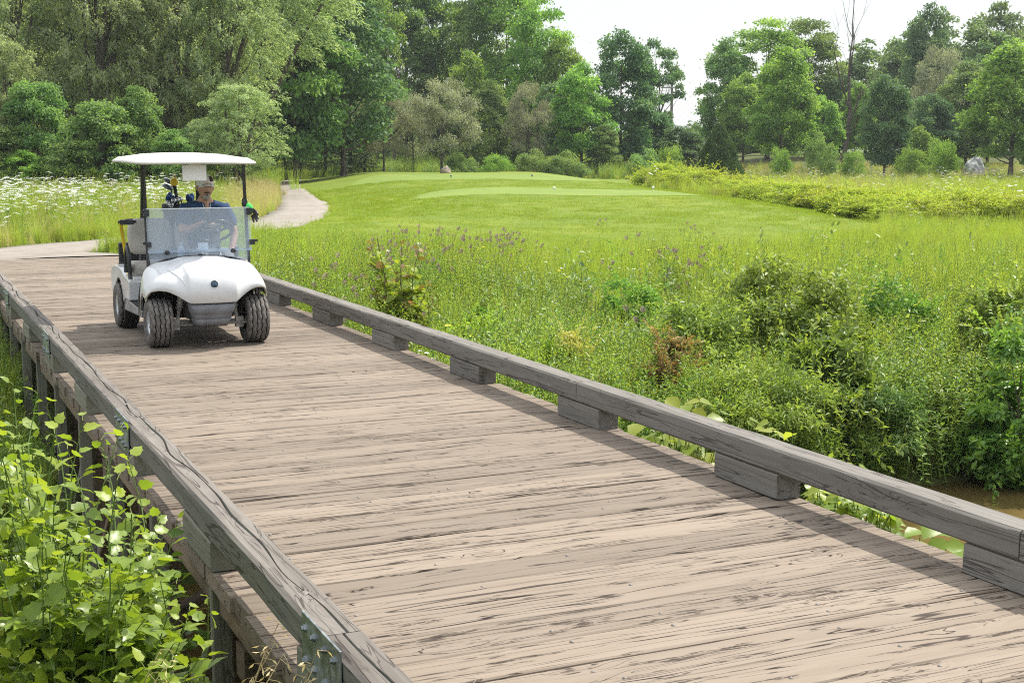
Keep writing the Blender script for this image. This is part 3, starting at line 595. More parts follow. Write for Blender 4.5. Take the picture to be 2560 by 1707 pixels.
g = MB(); g.ell((.005, 0, .0), (.045, .03, .06), 12, 8); g.build('palm', M_grn, gl_)
for k, (dx, dz, ln, an) in enumerate([(.035, .0, .075, -.75), (.045, -.025, .08, -.95), (.045, -.05, .075, -1.1), (.03, -.06, .065, -1.3)]):
    g = MB(); d = Vector((math.cos(an), -.1, math.sin(an))); p0 = Vector((dx, -.01, dz)); g.tube([p0, p0+d*ln*.5+Vector((.006, 0, .004)), p0+d*ln], [.014, .0125, .009], 8); g.ell(tuple(p0+d*ln), .0095, 8, 6); g.build('finger', M_blk, gl_)
g = MB(); g.ell((-.03, .01, .06), (.030, .022, .055), 10, 8); g.build('cuff', M_blk, gl_)
rk = thing('bunker_rake', 'yellow handled rake strapped upright at the rear side of the cart', 'rake', (CARTX-.515, CARTY+1.36, .50))
g = MB(); g.tube([(.03, .0, .06), (-.03, 0, .575)], .017, 10); g.build('handle', M_yel, rk)
g = MB(); g.box((.03, 0, .595), (.13, .05, .05)); g.tube([(-.04, 0, .595), (.12, 0, .60)], .018, 8); g.build('clamp', M_blk, rk, bevel=.006)
# golf bag with clubs in the rear well
M_bag = plain('black nylon bag', (.03, .032, .04), .7, 0, .3, 30, .3); M_navy = plain('navy knit club cover', (.025, .06, .17), .8, 0, .2, 60, .3); M_clubs = plain('polished club steel', (.55, .57, .60), .18, 1., .5)
bag = thing('golf_bag', 'black golf bag full of covered clubs standing behind the cart seat', 'golf bag', (CARTX+.14, CARTY+1.94, .63))
g = MB(); rings = []
for z, r, dy in ((0, .12, 0), (.02, .135, 0), (.3, .125, .01), (.52, .13, .02), (.56, .145, .02), (.62, .14, .02), (.61, .12, .02), (.50, .11, .02)): rings.append([(r*1.15*math.cos(a), dy+r*math.sin(a), z) for a in np.linspace(0, 2*PI, 21)[:-1]])
g.grid(rings, closev=True); g.build('bag_body', M_bag, bag)
def club(name, p, q, head, M):
    o = bpy.data.objects
    g = MB(); g.tube([p, q], .006, 6, 0)
    v = Vector(q)
    if head == 'cover': g.ell(q, (.028, .036, .046), 12, 8, mat=1)
    elif head == 'wood': g.ell((v.x-.035, v.y, v.z+.02), (.062, .05, .026), 14, 8, Matrix.Rotation(.45, 3, 'Y'), 1); g.tube([q, (v.x-.02, v.y, v.z+.01)], .009, 6, 0)
    elif head == 'iron': g.ell((v.x-.02, v.y-.02, v.z+.01), (.03, .012, .028), 10, 6, Matrix.Rotation(.5, 3, 'Y'), 1)
    return g.build(name, [M_clubs, M], bag)
for (x, y, z) in ((-.105, -.02, .67), (-.055, -.05, .665), (-.075, .03, .70), (.11, -.01, .68), (.155, .02, .685), (.13, -.05, .66), (-.03, 0, .655)): club('club', (x*.6, y, .4), (x, y-.01, z), 'cover', M_navy)
M_wood = plain('grey driver crown', (.16, .19, .23), .2, .4, .5); club('club', (-.06, .02, .4), (-.05, .02, .84), 'wood', M_wood); club('club', (-.07, .05, .4), (-.055, .04, .775), 'wood', M_wood)
for (x, y, z) in ((.03, -.06, .66), (.0, -.07, .65), (-.04, -.08, .645), (-.09, -.05, .62), (-.07, -.09, .60)): club('club', (x*.6, y, .4), (x, y, z), 'iron', M_clubs)
g = MB(); g.tube([(.04, -.06, .35), (-.012, -.05, .70)], .011, 8, 0); g.tube([(-.012, -.05, .66), (-.035, -.05, .80)], .019, 8, 1); g.ell((-.04, -.05, .85), (.042, .042, .048), 16, 10, mat=0); g.tube([(-.036, -.05, .795), (-.039, -.05, .82)], .024, 8, 1)
tag(g.build('ball_retriever', [M_yel, M_blk], None, loc=(CARTX+.14, CARTY+1.94, .63)), 'yellow topped ball retriever sticking out of the golf bag', 'retriever')
# ================================================================ DRIVER
M_skin = plain('tanned skin', (.52, .30, .205), .5, 0, .4, 40, .12); M_shirt = plain('navy polo cotton', (.035, .07, .155), .85, 0, .2, 25, .18, .004); M_coll = plain('pale collar lining', (.45, .47, .5), .8); M_short = plain('grey golf trousers', (.30, .31, .33), .85, 0, .2, 20, .15)
M_bd = plain('dark moustache', (.10, .075, .06), .9, 0, .2, 120, .5); M_bg = plain('grey beard', (.42, .39, .36), .9, 0, .2, 120, .3); M_cap = plain('white cap cotton', (.78, .77, .75), .85, 0, .2, 40, .06); M_capk = plain('black and maroon cap patch', (.05, .025, .03), .8, 0, .2, 35, .6); M_eye = plain('dark eye', (.02, .015, .012), .2); M_shoe = plain('dark shoe leather', (.05, .045, .04), .5); M_hair = plain('short brown hair', (.12, .085, .06), .9)
def skin_mesh(name, verts, edges, radii, root=0, sub=2):
    me = bpy.data.meshes.new(name); me.from_pydata([tuple(v) for v in verts], edges, []); o = bpy.data.objects.new(name, me); C.objects.link(o)
    s = o.modifiers.new('s', 'SKIN'); s.use_smooth_shade = True
    for i, r in enumerate(radii): me.skin_vertices[0].data[i].radius = r if hasattr(r, '__len__') else (r, r)
    me.skin_vertices[0].data[root].use_root = True
    k = o.modifiers.new('d', 'SUBSURF'); k.levels = sub; k.render_levels = sub
    dg = bpy.context.evaluated_depsgraph_get(); ev = bpy.data.meshes.new_from_object(o.evaluated_get(dg))
    V = np.array([v.co[:] for v in ev.vertices]); F = [tuple(p.vertices) for p in ev.polygons]
    bpy.data.objects.remove(o); bpy.data.meshes.remove(me); bpy.data.meshes.remove(ev); return V, F
px, py = .265, 0.
J = dict(pel=(.265, 1.30, .74), bel=(.265, 1.29, .90), che=(.265, 1.22, 1.11), upp=(.265, 1.185, 1.245), nek=(.265, 1.165, 1.31), hd=(.265, 1.145, 1.37),
  shr=(.070, 1.19, 1.235), elr=(-.005, 1.02, 1.00), wrr=(.165, .83, 1.095), har=(.195, .785, 1.11),
  shl=(.460, 1.19, 1.235), ell=(.55, 1.12, .965), wrl=(.475, .98, .80), hal=(.455, .93, .785),
  hpr=(.175, 1.28, .73), knr=(.15, .83, .78), anr=(.15, .66, .42), tor=(.15, .52, .36),
  hpl=(.355, 1.28, .73), knl=(.40, .83, .78), anl=(.39, .66, .42), tol=(.39, .52, .36))
R_ = dict(pel=(.15, .12), bel=(.155, .125), che=(.165, .12), upp=(.095, .075), nek=(.062, .062), hd=(.062, .07), shr=.055, elr=.045, wrr=.030, har=(.034, .022), shl=.055, ell=.045, wrl=.030, hal=(.034, .022), hpr=.095, knr=.062, anr=.042, tor=.036, hpl=.095, knl=.062, anl=.042, tol=.036)
E_ = [('pel', 'bel'), ('bel', 'che'), ('che', 'upp'), ('upp', 'nek'), ('nek', 'hd'), ('upp', 'shr'), ('shr', 'elr'), ('elr', 'wrr'), ('wrr', 'har'), ('upp', 'shl'), ('shl', 'ell'), ('ell', 'wrl'), ('wrl', 'hal'), ('pel', 'hpr'), ('hpr', 'knr'), ('knr', 'anr'), ('anr', 'tor'), ('pel', 'hpl'), ('hpl', 'knl'), ('knl', 'anl'), ('anl', 'tol')]
def sk(keys, edges, grow=0., sub=2):
    ks = list(keys); ix = {k: i for i, k in enumerate(ks)}
    rr = [tuple(q+grow for q in (R_[k] if hasattr(R_[k], '__len__') else (R_[k],)*2)) for k in ks]
    return skin_mesh('tmp', [J[k] for k in ks], [(ix[a], ix[b]) for a, b in edges], rr, 0, sub)
body = MB(); V, F = sk(J.keys(), E_); body.add(V, F, 0, True)
def fingers(base, fwd, side, up, n=4):
    base, fwd, side, up = Vector(base), Vector(fwd).normalized(), Vector(side).normalized(), Vector(up).normalized(); kn = []
    vs, es, rs = [], [], []
    for k in range(4):
        L = (.078, .086, .082, .064)[k]; p = base+side*(-.027+.018*k)+fwd*.02
        ch = [p, p+fwd*.03, p+fwd*(.03+L*.38)-up*L*.15, p+fwd*(.03+L*.55)-up*L*.5, p+fwd*(.03+L*.45)-up*L*.82]
        v, f = skin_mesh('tmp', ch, [(i, i+1) for i in range(4)], [.0095, .0092, .0088, .008, .0068], 0, 1); body.add(v, f, 0, True)
    p = base-side*.03-fwd*.01; ch = [p, p-side*.022+fwd*.022-up*.008, p-side*.026+fwd*.048-up*.024, p-side*.012+fwd*.062-up*.04]
    v, f = skin_mesh('tmp', ch, [(0, 1), (1, 2), (2, 3)], [.013, .0115, .010, .008], 0, 1); body.add(v, f, 0, True)
fingers(J['har'], (.4, -.75, -.05), (1, .45, 0), (0, -.1, 1)); fingers(J['hal'], (-.3, -.9, -.2), (1, -.35, .1), (0, -.3, 1))
# head: shaped grid with sockets, nose, chin
hc = Vector((.262, 1.115, 1.442)); n, m_ = 36, 26; P = np.zeros((m_+1, n, 3))
def gauss(a, b, s): return math.exp(-((a-b)/s)**2)
for i in range(m_+1):
    th = PI*i/m_; zz = math.cos(th)
    for j in range(n):
        ph = 2*PI*j/n; fx, fy = math.sin(ph), -math.cos(ph)                # ph = 0 faces the camera (-y)
        s_ = math.sin(th); x, y, z = .078*s_*fx, .098*s_*fy, .124*zz
        if z < -.02: k = 1-(-(z+.02)/.104)*.28; x *= k; y *= (k if fy > 0 else 1-(-(z+.02)/.104)*.10)
        f = max(0, -fy)
        d = .026*f*gauss(x, 0, .013)*gauss(z, -.022, .022)+.012*f*gauss(x, 0, .010)*gauss(z, .012, .03)            # nose
        d += -.009*f*(gauss(x, .031, .016)+gauss(x, -.031, .016))*gauss(z, .012, .012)+.006*f*gauss(z, .035, .012)  # sockets, brow
        d += .006*f*gauss(x, 0, .026)*gauss(z, -.062, .016)+.010*f*gauss(x, 0, .03)*gauss(z, -.108, .022)-.004*f*gauss(z, -.062, .004)*gauss(x, 0, .024)
        P[i, j] = (x, y-d, z)
body.grid(P+np.array(hc), 0, True, closev=True)
for s in (-1, 1): body.ell(tuple(hc+Vector((s*.079, .012, -.005))), (.012, .020, .032), 10, 8, mat=0)
bo = body.build('person', M_skin, None, loc=(CARTX, CARTY, 0)); tag(bo, 'bearded man in navy polo shirt and white cap driving the golf cart', 'person')
for s in (-1, 1):
    q = MB(); q.ell(tuple(hc+Vector((s*.030, -.082, .010))), (.011, .008, .006), 10, 6); q.build('eye', M_eye, bo)
    q = MB(); q.tube([hc+Vector((s*.014, -.094, .026)), hc+Vector((s*.032, -.092, .032)), hc+Vector((s*.05, -.078, .025))], [.004, .005, .003], 6); q.build('eyebrow', M_bd, bo)
def patch(name, M, zr, xr, off, amp=0):
    q = MB(); G = []
    for a in np.linspace(0, 1, 12):
        row = []
        for b in np.linspace(-1, 1, 18):
            z = zr[0]+(zr[1]-zr[0])*a; w = xr[0]+(xr[1]-xr[0])*a; i = math.acos(max(-1, min(1, z/.124)))/PI*m_; ph = b*w; j = (ph/(2*PI)*n) % n
            i0 = min(int(i), m_-1); t = i-i0; j0 = int(j) % n; u = j-int(j); p = (P[i0, j0]*(1-t)+P[i0+1, j0]*t)*(1-u)+(P[i0, (j0+1) % n]*(1-t)+P[i0+1, (j0+1) % n]*t)*u
            nn = Vector(p); nn = nn.normalized(); e = off*(1-abs(b)**6)*(1-(2*a-1)**8); row.append(Vector(p)+nn*e)
        G.append(row)
    q.grid(np.array(G)+np.array(hc), 0, True); return q.build(name, M, bo, solid=None)
patch('beard', M_bg, (-.078, -.1225), (.95, 1.5), .010); patch('moustache', M_bd, (-.043, -.060), (.42, .50), .007); patch('goatee', M_bd, (-.070, -.082), (.22, .22), .006)
patch('hair', M_hair, (.05, -.03), (3.14, 3.14), .002) if False else None
# cap
cp = MB(); G = []
for i in range(10):
    th = PI/2*i/9*1.12; G.append([tuple(hc+Vector((.088*math.sin(th)*math.sin(a), .01-.106*math.sin(th)*math.cos(a), .038+.098*math.cos(th)))) for a in np.linspace(0, 2*PI, 33)[:-1]])
cp.grid(G, closev=True); cap = cp.build('cap', [M_cap], bo)
br = MB(); G = []
for t in np.linspace(0, 1, 6): G.append([tuple(hc+Vector(((.080+.004*t)*math.sin(a), .01-(.100+.072*t*math.cos(a)**1.2)*math.cos(a)*1.0, .036-.018*t-.022*(math.sin(a)**2)))) for a in np.linspace(-1.25, 1.25, 17)])
br.grid(G); br.build('cap_brim', M_cap, cap, solid=.005)
q = MB(); G = []
for th in np.linspace(.75, 1.35, 6): G.append([tuple(hc+Vector((.0895*math.sin(th)*math.sin(a), .01-.1075*math.sin(th)*math.cos(a), .038+.0995*math.cos(th)))) for a in np.linspace(.35, 1.1, 8)])
q.grid(G); q.build('cap_patch', M_capk, cap)
# clothes
J2 = dict(J); 
for a, b in (('r', -1), ('l', 1)):
    J['mid'+a] = tuple(Vector(J['sh'+a]).lerp(Vector(J['el'+a]), .82)); R_['mid'+a] = (.062, .066)
R_['upp'] = (.145, .112); R_['shr'] = R_['shl'] = .060; J['upp'] = (.265, 1.185, 1.25); J['shr'] = (.078, 1.19, 1.225); J['shl'] = (.452, 1.19, 1.225)
top = ['pel', 'bel', 'che', 'upp', 'nkb', 'shr', 'midr', 'shl', 'midl']; J['nkb'] = (.265, 1.175, 1.298); R_['nkb'] = (.082, .078)
V, F = sk(top, [('pel', 'bel'), ('bel', 'che'), ('che', 'upp'), ('upp', 'nkb'), ('upp', 'shr'), ('shr', 'midr'), ('upp', 'shl'), ('shl', 'midl')], .022)
sh = MB(); sh.add(V, F, 0, True); so_ = sh.build('polo_shirt', M_shirt, bo)
tx = bpy.data.textures.new('cloth folds', 'CLOUDS'); tx.noise_scale = .09; dm = so_.modifiers.new('folds', 'DISPLACE'); dm.texture = tx; dm.strength = .016; dm.mid_level = .42
for s in (-1, 1):
    q = MB(); G = []
    for t in np.linspace(0, 1, 7):
        a = s*(.12+2.5*t); r0 = .070; x, y = r0*math.sin(a), -r0*.98*math.cos(a)
        G.append([(.265+x*.93, 1.168+y*.93, 1.318-.050*(1-t)**2), (.265+x*1.12, 1.168+y*1.1, 1.305-.055*(1-t)**2), (.265+x*1.34+.008*s*(1-t), 1.168+y*1.28, 1.282-.068*(1-t)**1.5)])
    q.grid(G); q.build('collar', M_shirt, so_, solid=.005, sub=1)
    q = MB(); q.tube([(.265+s*.040, 1.098, 1.285), (.265+s*.030, 1.083, 1.245), (.265+s*.008, 1.068, 1.195)], [.006, .008, .005], 6); q.build('placket', M_coll, so_)
q = MB(); q.grid([[(.265+x*w, 1.105-.028*(1-abs(x))-(1.29-z)*.32, z) for x in np.linspace(-1, 1, 7)] for z, w in ((1.30, .040), (1.26, .032), (1.22, .018), (1.195, .004))]); q.build('chest', M_skin, bo)
V, F = sk(['pel', 'hpr', 'knr', 'anr', 'hpl', 'knl', 'anl'], [('pel', 'hpr'), ('hpr', 'knr'), ('knr', 'anr'), ('pel', 'hpl'), ('hpl', 'knl'), ('knl', 'anl')], .012); q = MB(); q.add(V, F, 0, True); q.build('trousers', M_short, bo)
for s in ('r', 'l'):
    q = MB(); a = Vector(J['an'+s]); q.ell(tuple(a+Vector((0, -.07, -.055))), (.046, .13, .04), 12, 8); q.build('shoe', M_shoe, bo)
# ================================================================ PLANT PIECES
def lt(kind):
    if kind == 'rhomb': return np.array([(0, 0, 0), (.45, .5, .07), (1, 0, -.06), (.45, -.5, .07)], float), [np.array([(0, 1, 2, 3)])]
    if kind == 'fold': return np.array([(0, 0, 0), (.4, .5, .10), (1, 0, -.12), (.4, -.5, .10)], float), [np.array([(0, 2, 1), (0, 3, 2)])]
    if kind == 'leaf':                                               # ovate blade folded along a midrib
        v = np.array([(0, 0, 0), (.12, .30, .05), (.40, .50, .09), (.72, .32, .03), (1.02, 0, -.14), (.72, -.32, .03), (.40, -.50, .09), (.12, -.30, .05), (.40, 0, -.01), (.72, 0, -.05)], float)
        return v, [np.array([(0, 1, 8), (0, 8, 7), (9, 3, 4), (9, 4, 5)]), np.array([(1, 2, 8, 8), ])[:0], np.array([(1, 2, 8), (8, 6, 7)]), np.array([(8, 2, 3, 9), (8, 9, 5, 6)])]
    if kind == 'lobed':                                              # three-lobed toothed leaf
        v = np.array([(0, 0, 0), (-.06, .26, .05), (.18, .52, .10), (.42, .40, .05), (.60, .44, .05), (.74, .22, .0), (1.04, 0, -.15), (.74, -.22, .0), (.60, -.44, .05), (.42, -.40, .05), (.18, -.52, .10), (-.06, -.26, .05), (.40, 0, -.01), (.74, 0, -.05)], float)
        return v, [np.array([(0, 1, 12), (1, 2, 12), (2, 3, 12), (0, 12, 11), (12, 10, 11), (12, 9, 10), (13, 5, 6), (13, 6, 7)]), np.array([(12, 3, 4, 5), (12, 7, 8, 9)]), np.array([(12, 5, 13), (12, 13, 7)])]
def unit(v): return v/(np.linalg.norm(v, axis=1)[:, None]+1e-9)
def rdir(n): return unit(RG.normal(size=(n, 3)))
class LS:
    """a set of leaves / blades / stems built as one mesh with per-face tint"""
    def __init__(s): s.V = []; s.F = {}; s.n = 0; s.mats = []
    def leaves(s, kind, pos, dirs, nor, length, width, tint, mi=0):
        tv, tf = lt(kind); N = len(pos); x = unit(np.asarray(dirs, float)); z = np.asarray(nor, float); z = unit(z-x*(z*x).sum(1)[:, None]); y = np.cross(z, x)
        L = np.broadcast_to(np.asarray(length, float), (N,)); W = np.broadcast_to(np.asarray(width, float), (N,)); T = np.broadcast_to(np.asarray(tint, float), (N,))
        V = pos[:, None, :]+tv[None, :, 0, None]*(x*L[:, None])[:, None, :]+tv[None, :, 1, None]*(y*W[:, None])[:, None, :]+tv[None, :, 2, None]*(z*L[:, None])[:, None, :]
        k = len(tv); off = s.n+np.arange(N)*k
        for f in tf:
            if len(f): s._f((off[:, None, None]+f[None]).reshape(-1, f.shape[1]), np.repeat(T, len(f)), mi)
        s.V.append(V.reshape(-1, 3)); s.n += N*k; return s
    def _f(s, f, t, mi): s.F.setdefault(f.shape[1], []).append((f, np.asarray(t, float), np.full(len(f), mi)))
    def strips(s, P, W, side, tint, mi=0):
        """P (N,k,3) centre lines, W (N,k) widths, side (N,3)"""
        N, k = P.shape[:2]; sd = unit(side)[:, None, :]*W[:, :, None]/2; V = np.stack([P-sd, P+sd], 2).reshape(N, k*2, 3); off = s.n+np.arange(N)*k*2
        q = np.array([(2*i, 2*i+1, 2*i+3, 2*i+2) for i in range(k-1)]); s._f((off[:, None, None]+q[None]).reshape(-1, 4), np.repeat(np.broadcast_to(tint, (N,)), k-1), mi)
        s.V.append(V.reshape(-1, 3)); s.n += N*k*2; return s
    def stems(s, P, R, tint=.5, mi=0, sides=4):
        """P (N,k,3) tubes with radii R (N,k)"""
        P = np.asarray(P, float); N, k = P.shape[:2]; R = np.broadcast_to(R, (N, k)); T = np.gradient(P, axis=1); T /= np.linalg.norm(T, axis=2)[..., None]+1e-9
        ref = np.where(np.abs(T[..., 2:]) < .9, np.array([0, 0, 1.]), np.array([1., 0, 0])); a = np.cross(T, ref); a /= np.linalg.norm(a, axis=2)[..., None]+1e-9; b = np.cross(T, a)
        an = np.arange(sides)*2*PI/sides; V = P[:, :, None]+(a[:, :, None]*np.cos(an)[:, None]+b[:, :, None]*np.sin(an)[:, None])*R[:, :, None, None]
        off = s.n+np.arange(N)*k*sides; q = np.array([(i*sides+j, i*sides+(j+1) % sides, (i+1)*sides+(j+1) % sides, (i+1)*sides+j) for i in range(k-1) for j in range(sides)])
        s._f((off[:, None, None]+q[None]).reshape(-1, 4), np.full(N*len(q), tint), mi); s.V.append(V.reshape(-1, 3)); s.n += N*k*sides; return s
    def mesh(s, name, mats, smooth=True):
        Fs, T, M = [], [], []
        for k in sorted(s.F):
            for f, t, m_ in s.F[k]: Fs.append(f); T.append(t); M.append(m_)
        V = np.concatenate(s.V); return mesh_arrays(name, V, Fs, mats, smooth, {'tint': np.clip(np.concatenate(T), 0, 1)}, None, np.concatenate(M))
def curve(P0, P1, k, bow, up=0):
    t = np.linspace(0, 1, k)[None, :, None]; P = P0[:, None]*(1-t)+P1[:, None]*t; return P+bow[:, None]*(t*(1-t)*4)
# ---- leaf and stalk materials (reflectance as in life; light from behind comes through)
M_gr = leafmat('meadow grass', (.070, .10, .016), (.128, .172, .028), (.21, .238, .055), .42)
M_grL = leafmat('long bright grass', (.10, .145, .018), (.158, .21, .028), (.24, .275, .058), .45)
M_straw = leafmat('dry straw', (.16, .14, .06), (.27, .23, .11), (.40, .35, .19), .3, tcol=(1.2, 1.1, .7))
M_wd = leafmat('weed leaf', (.035, .075, .016), (.075, .145, .026), (.17, .235, .045), .36)
M_wdB = leafmat('dull green weed leaf', (.045, .085, .026), (.088, .14, .04), (.16, .21, .075), .3, .45, .4)
M_yl = leafmat('yellow green weed leaf', (.085, .135, .018), (.14, .195, .026), (.205, .25, .04), .42)
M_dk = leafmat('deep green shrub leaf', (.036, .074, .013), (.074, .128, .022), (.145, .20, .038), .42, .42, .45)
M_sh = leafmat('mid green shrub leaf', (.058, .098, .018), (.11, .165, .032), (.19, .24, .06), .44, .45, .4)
M_mul = leafmat('mulberry leaf', (.060, .105, .012), (.105, .16, .018), (.19, .235, .03), .42, .35, .5, .03, .15)
M_big = leafmat('broad bright leaf', (.07, .12, .014), (.115, .165, .02), (.175, .205, .03), .5, .4, .4, .02, .1)
M_red = leafmat('reddening leaf', (.055, .085, .018), (.115, .11, .035), (.20, .125, .065), .35, tcol=(1.5, 1.1, .6))
M_yf = leafmat('yellow blossom', (.17, .20, .04), (.25, .25, .06), (.31, .29, .10), .3, tcol=(1.2, 1.1, .5)); M_wf = leafmat('white blossom', (.46, .47, .42), (.55, .55, .5), (.60, .60, .57), .25, hue=0, val=.06, tcol=(1, 1, .95))
M_pf = leafmat('mauve and brown seed heads', (.09, .05, .045), (.15, .095, .10), (.26, .19, .24), .1, .9, .1, tcol=(1, .9, .8)); M_of = leafmat('orange yellow petals', (.6, .33, .01), (.7, .42, .02), (.75, .5, .05), .3, tcol=(1.1, 1, .5))
M_stem = leafmat('green stalk', (.06, .09, .02), (.10, .14, .035), (.16, .19, .06), .1); M_twig = leafmat('brown twig', (.05, .037, .025), (.095, .07, .045), (.15, .12, .085), 0.02); M_bark = plain('furrowed grey bark', (.115, .095, .075), .9, 0, .15, 6, .5, .03); M_barkL = plain('pale bark', (.22, .20, .175), .9, 0, .15, 5, .4, .03)
M_turf = leafmat('mown turf blade', (.088, .13, .011), (.118, .162, .013), (.155, .188, .02), .4, hue=.03, val=.25)
# ---- prototypes for the uncountable growth (kept out of the scene; geometry nodes set them out)
PC = {}
def proto(col, me):
    c = PC.get(col) or PC.setdefault(col, bpy.data.collections.new('kit '+col)); o = bpy.data.objects.new('%s_%02d' % (col, len(c.objects)), me); c.objects.link(o); return o
def blades(ls, n, h, w, spread, lean, mi=0, tr=(.1, .9), k=4):
    a = RG.random(n)*2*PI; r = spread*np.sqrt(RG.random(n)); b = np.stack([r*np.cos(a), r*np.sin(a), np.full(n, -.03)], 1); H = h*RG.uniform(.55, 1.05, n); ph = RG.random(n)*2*PI; ln = lean*RG.random(n)**1.3
    out = np.stack([np.cos(ph), np.sin(ph), np.zeros(n)], 1); t = np.linspace(0, 1, k)
    P = b[:, None]+H[:, None, None]*(t[None, :, None]*np.array([0, 0, 1.])*(1-.35*ln[:, None, None]*t[None, :, None]**2)+out[:, None]*(ln[:, None]*t[None, :]**1.9)[..., None])
    W = w*RG.uniform(.7, 1.3, n)[:, None]*np.maximum(.12, (1-t**1.6))[None]; side = np.stack([-out[:, 1], out[:, 0], RG.uniform(-.3, .3, n)], 1)
    side = side+out*RG.uniform(-1.2, 1.2, n)[:, None]; ls.strips(P, W, side, RG.uniform(*tr, n), mi); return P
def tuft(h, n, w, spread, lean, mats, seedheads=0, tr=(.1, .9)):
    ls = LS(); blades(ls, n, h, w, spread, lean, 0, tr)
    if seedheads:
        P = blades(ls, seedheads, h*1.35, .0035, spread, .35, 1, (.2, .8), 5); tip = P[:, -1]; d = unit(P[:, -1]-P[:, -2])
        for k in range(9): ls.leaves('rhomb', tip-d*(.012*k)+RG.normal(size=tip.shape)*.006, d+RG.normal(size=tip.shape)*.35, rdir(len(tip)), .022, .007, RG.random(len(tip)), 1)
    return ls.mesh('tuft', mats)
def weed(h, nst, nlf, L, W, spread, mats, kind='fold', droop=.3, top=None, tr=(.1, .9), taper=.5):
    ls = LS(); a = RG.random(nst)*2*PI; r = spread*np.sqrt(RG.random(nst)); b = np.stack([r*np.cos(a), r*np.sin(a), np.full(nst, -.04)], 1); H = h*RG.uniform(.65, 1.05, nst)
    tip = b+np.stack([RG.normal(0, .12, nst)*H, RG.normal(0, .12, nst)*H, H], 1); bow = np.stack([RG.normal(0, .05, nst), RG.normal(0, .05, nst), np.zeros(nst)], 1); P = curve(b, tip, 6, bow)
    ls.stems(P, .0045*np.linspace(1, .4, 6)[None]*(1 if h > .5 else .7), .4, 1, 3)
    for s_ in range(nst):
        t = np.linspace(.12, 1, nlf)**.9; i = np.clip((t*5).astype(int), 0, 4); u = t*5-i; p = P[s_, i]*(1-u[:, None])+P[s_, i+1]*u[:, None]; az = np.arange(nlf)*2.4+RG.random()*6; el = RG.uniform(.1, .9, nlf)+.5*t-droop
        d = np.stack([np.cos(az)*np.cos(el), np.sin(az)*np.cos(el), np.sin(el)], 1); sz = L*(1-taper*t)*RG.uniform(.7, 1.15, nlf); ls.leaves(kind, p, d, np.array([[0, 0, 1.]])+.35*rdir(nlf), sz, sz*W, RG.uniform(*tr, nlf)*.75+.25*t, 0)
    tipd = unit(P[:, -1]-P[:, -2]); return ls, P[:, -1], tipd
def fin(ls, mats): return ls.mesh('weed', mats)
random.seed(5)
for k in range(4): proto('grass', tuft(.62, 46, .0085, .14, .55, [M_gr, M_grL], 2))
for k in range(4): proto('grass', tuft(.78, 40, .0085, .13, .42, [M_grL, M_grL], 3))
for k in range(2): proto('grass', tuft(.60, 36, .008, .14, .8, [M_grL, M_grL], 0, (.4, 1)))
for k in range(2): proto('strawgrass', tuft(.62, 34, .008, .14, .45, [M_straw, M_straw], 9, (.2, .9)))
for k in range(2): proto('strawgrass', tuft(.60, 34, .010, .16, .6, [M_grL, M_straw], 8, (.3, 1)))
for k in range(3): ls, tp, td = weed(.72, 4, 18, .085, .30, .10, 0); proto('weeds', fin(ls, [M_wd, M_stem]))
for k in range(3): ls, tp, td = weed(.80, 5, 34, .060, .20, .12, 0, tr=(.3, 1)); proto('weeds', fin(ls, [M_yl, M_stem]))
for k in range(2): ls, tp, td = weed(.60, 3, 12, .13, .42, .10, 0, 'leaf'); proto('weeds', fin(ls, [M_wdB, M_stem]))
for k in range(3): ls, tp, td = weed(.55, 6, 22, .055, .45, .16, 0); proto('weeds', fin(ls, [M_sh, M_stem]))
for k in range(3): ls, tp, td = weed(.55, 9, 26, .075, .40, .26, 0); proto('leafy', fin(ls, [M_dk, M_stem]))
for k in range(2): ls, tp, td = weed(.62, 8, 30, .070, .26, .24, 0); proto('leafy', fin(ls, [M_sh, M_stem]))
for k in range(2): ls, tp, td = weed(.50, 7, 20, .085, .5, .24, 0, 'leaf'); proto('leafy', fin(ls, [M_dk, M_stem]))
def umbel(ls, p, r, mi, n=26, tint=(.4, 1)):
    for q in p:
        a = RG.random(n)*2*PI; rr = r*np.sqrt(RG.random(n)); c = q+np.stack([rr*np.cos(a), rr*np.sin(a), .25*(r-rr)+RG.normal(0, .003, n)], 1); az = RG.random(n)*2*PI
        ls.leaves('rhomb', c, np.stack([np.cos(az), np.sin(az), np.zeros(n)], 1), np.array([[0, 0, 1.]])+.25*rdir(n), r*.55, r*.5, RG.uniform(*tint, n), mi)
for k in range(4):
    ls, tp, td = weed(.80, 6, 7, .09, .18, .16, 0); umbel(ls, tp, .046, 2); proto('lace', fin(ls, [M_wd, M_stem, M_wf]))
for k in range(3):
    ls, tp, td = weed(.95, 3, 7, .11, .2, .12, 0)
    for q, d in zip(tp, td):
        for z in range(7):
            m_ = 7; az = np.arange(m_)*2*PI/m_+z*.4; w = .020*math.sin(PI*(z+1.2)/9); c = q+d*(z*.008)+np.stack([w*np.cos(az), w*np.sin(az), 0*az], 1); ls.leaves('rhomb', c, np.stack([np.cos(az), np.sin(az), .9+0*az], 1), np.stack([np.cos(az), np.sin(az), 0*az], 1), .016, .012, RG.uniform(0, .9, m_), 2)
    proto('teasel', fin(ls, [M_wd, M_stem, M_pf]))
def fl5(ls, tp, r, mi):
    for q in tp:
        az = np.arange(6)*PI/3+RG.random(); ls.leaves('rhomb', np.repeat(q[None], 6, 0), np.stack([np.cos(az), np.sin(az), .25+0*az], 1), np.array([[0, 0, 1.]]*6), r, r*.75, RG.uniform(.4, 1, 6), mi)
for k in range(2): ls, tp, td = weed(.62, 3, 10, .06, .4, .10, 0); fl5(ls, tp, .028, 2); proto('wildflower', fin(ls, [M_wd, M_stem, M_wf]))
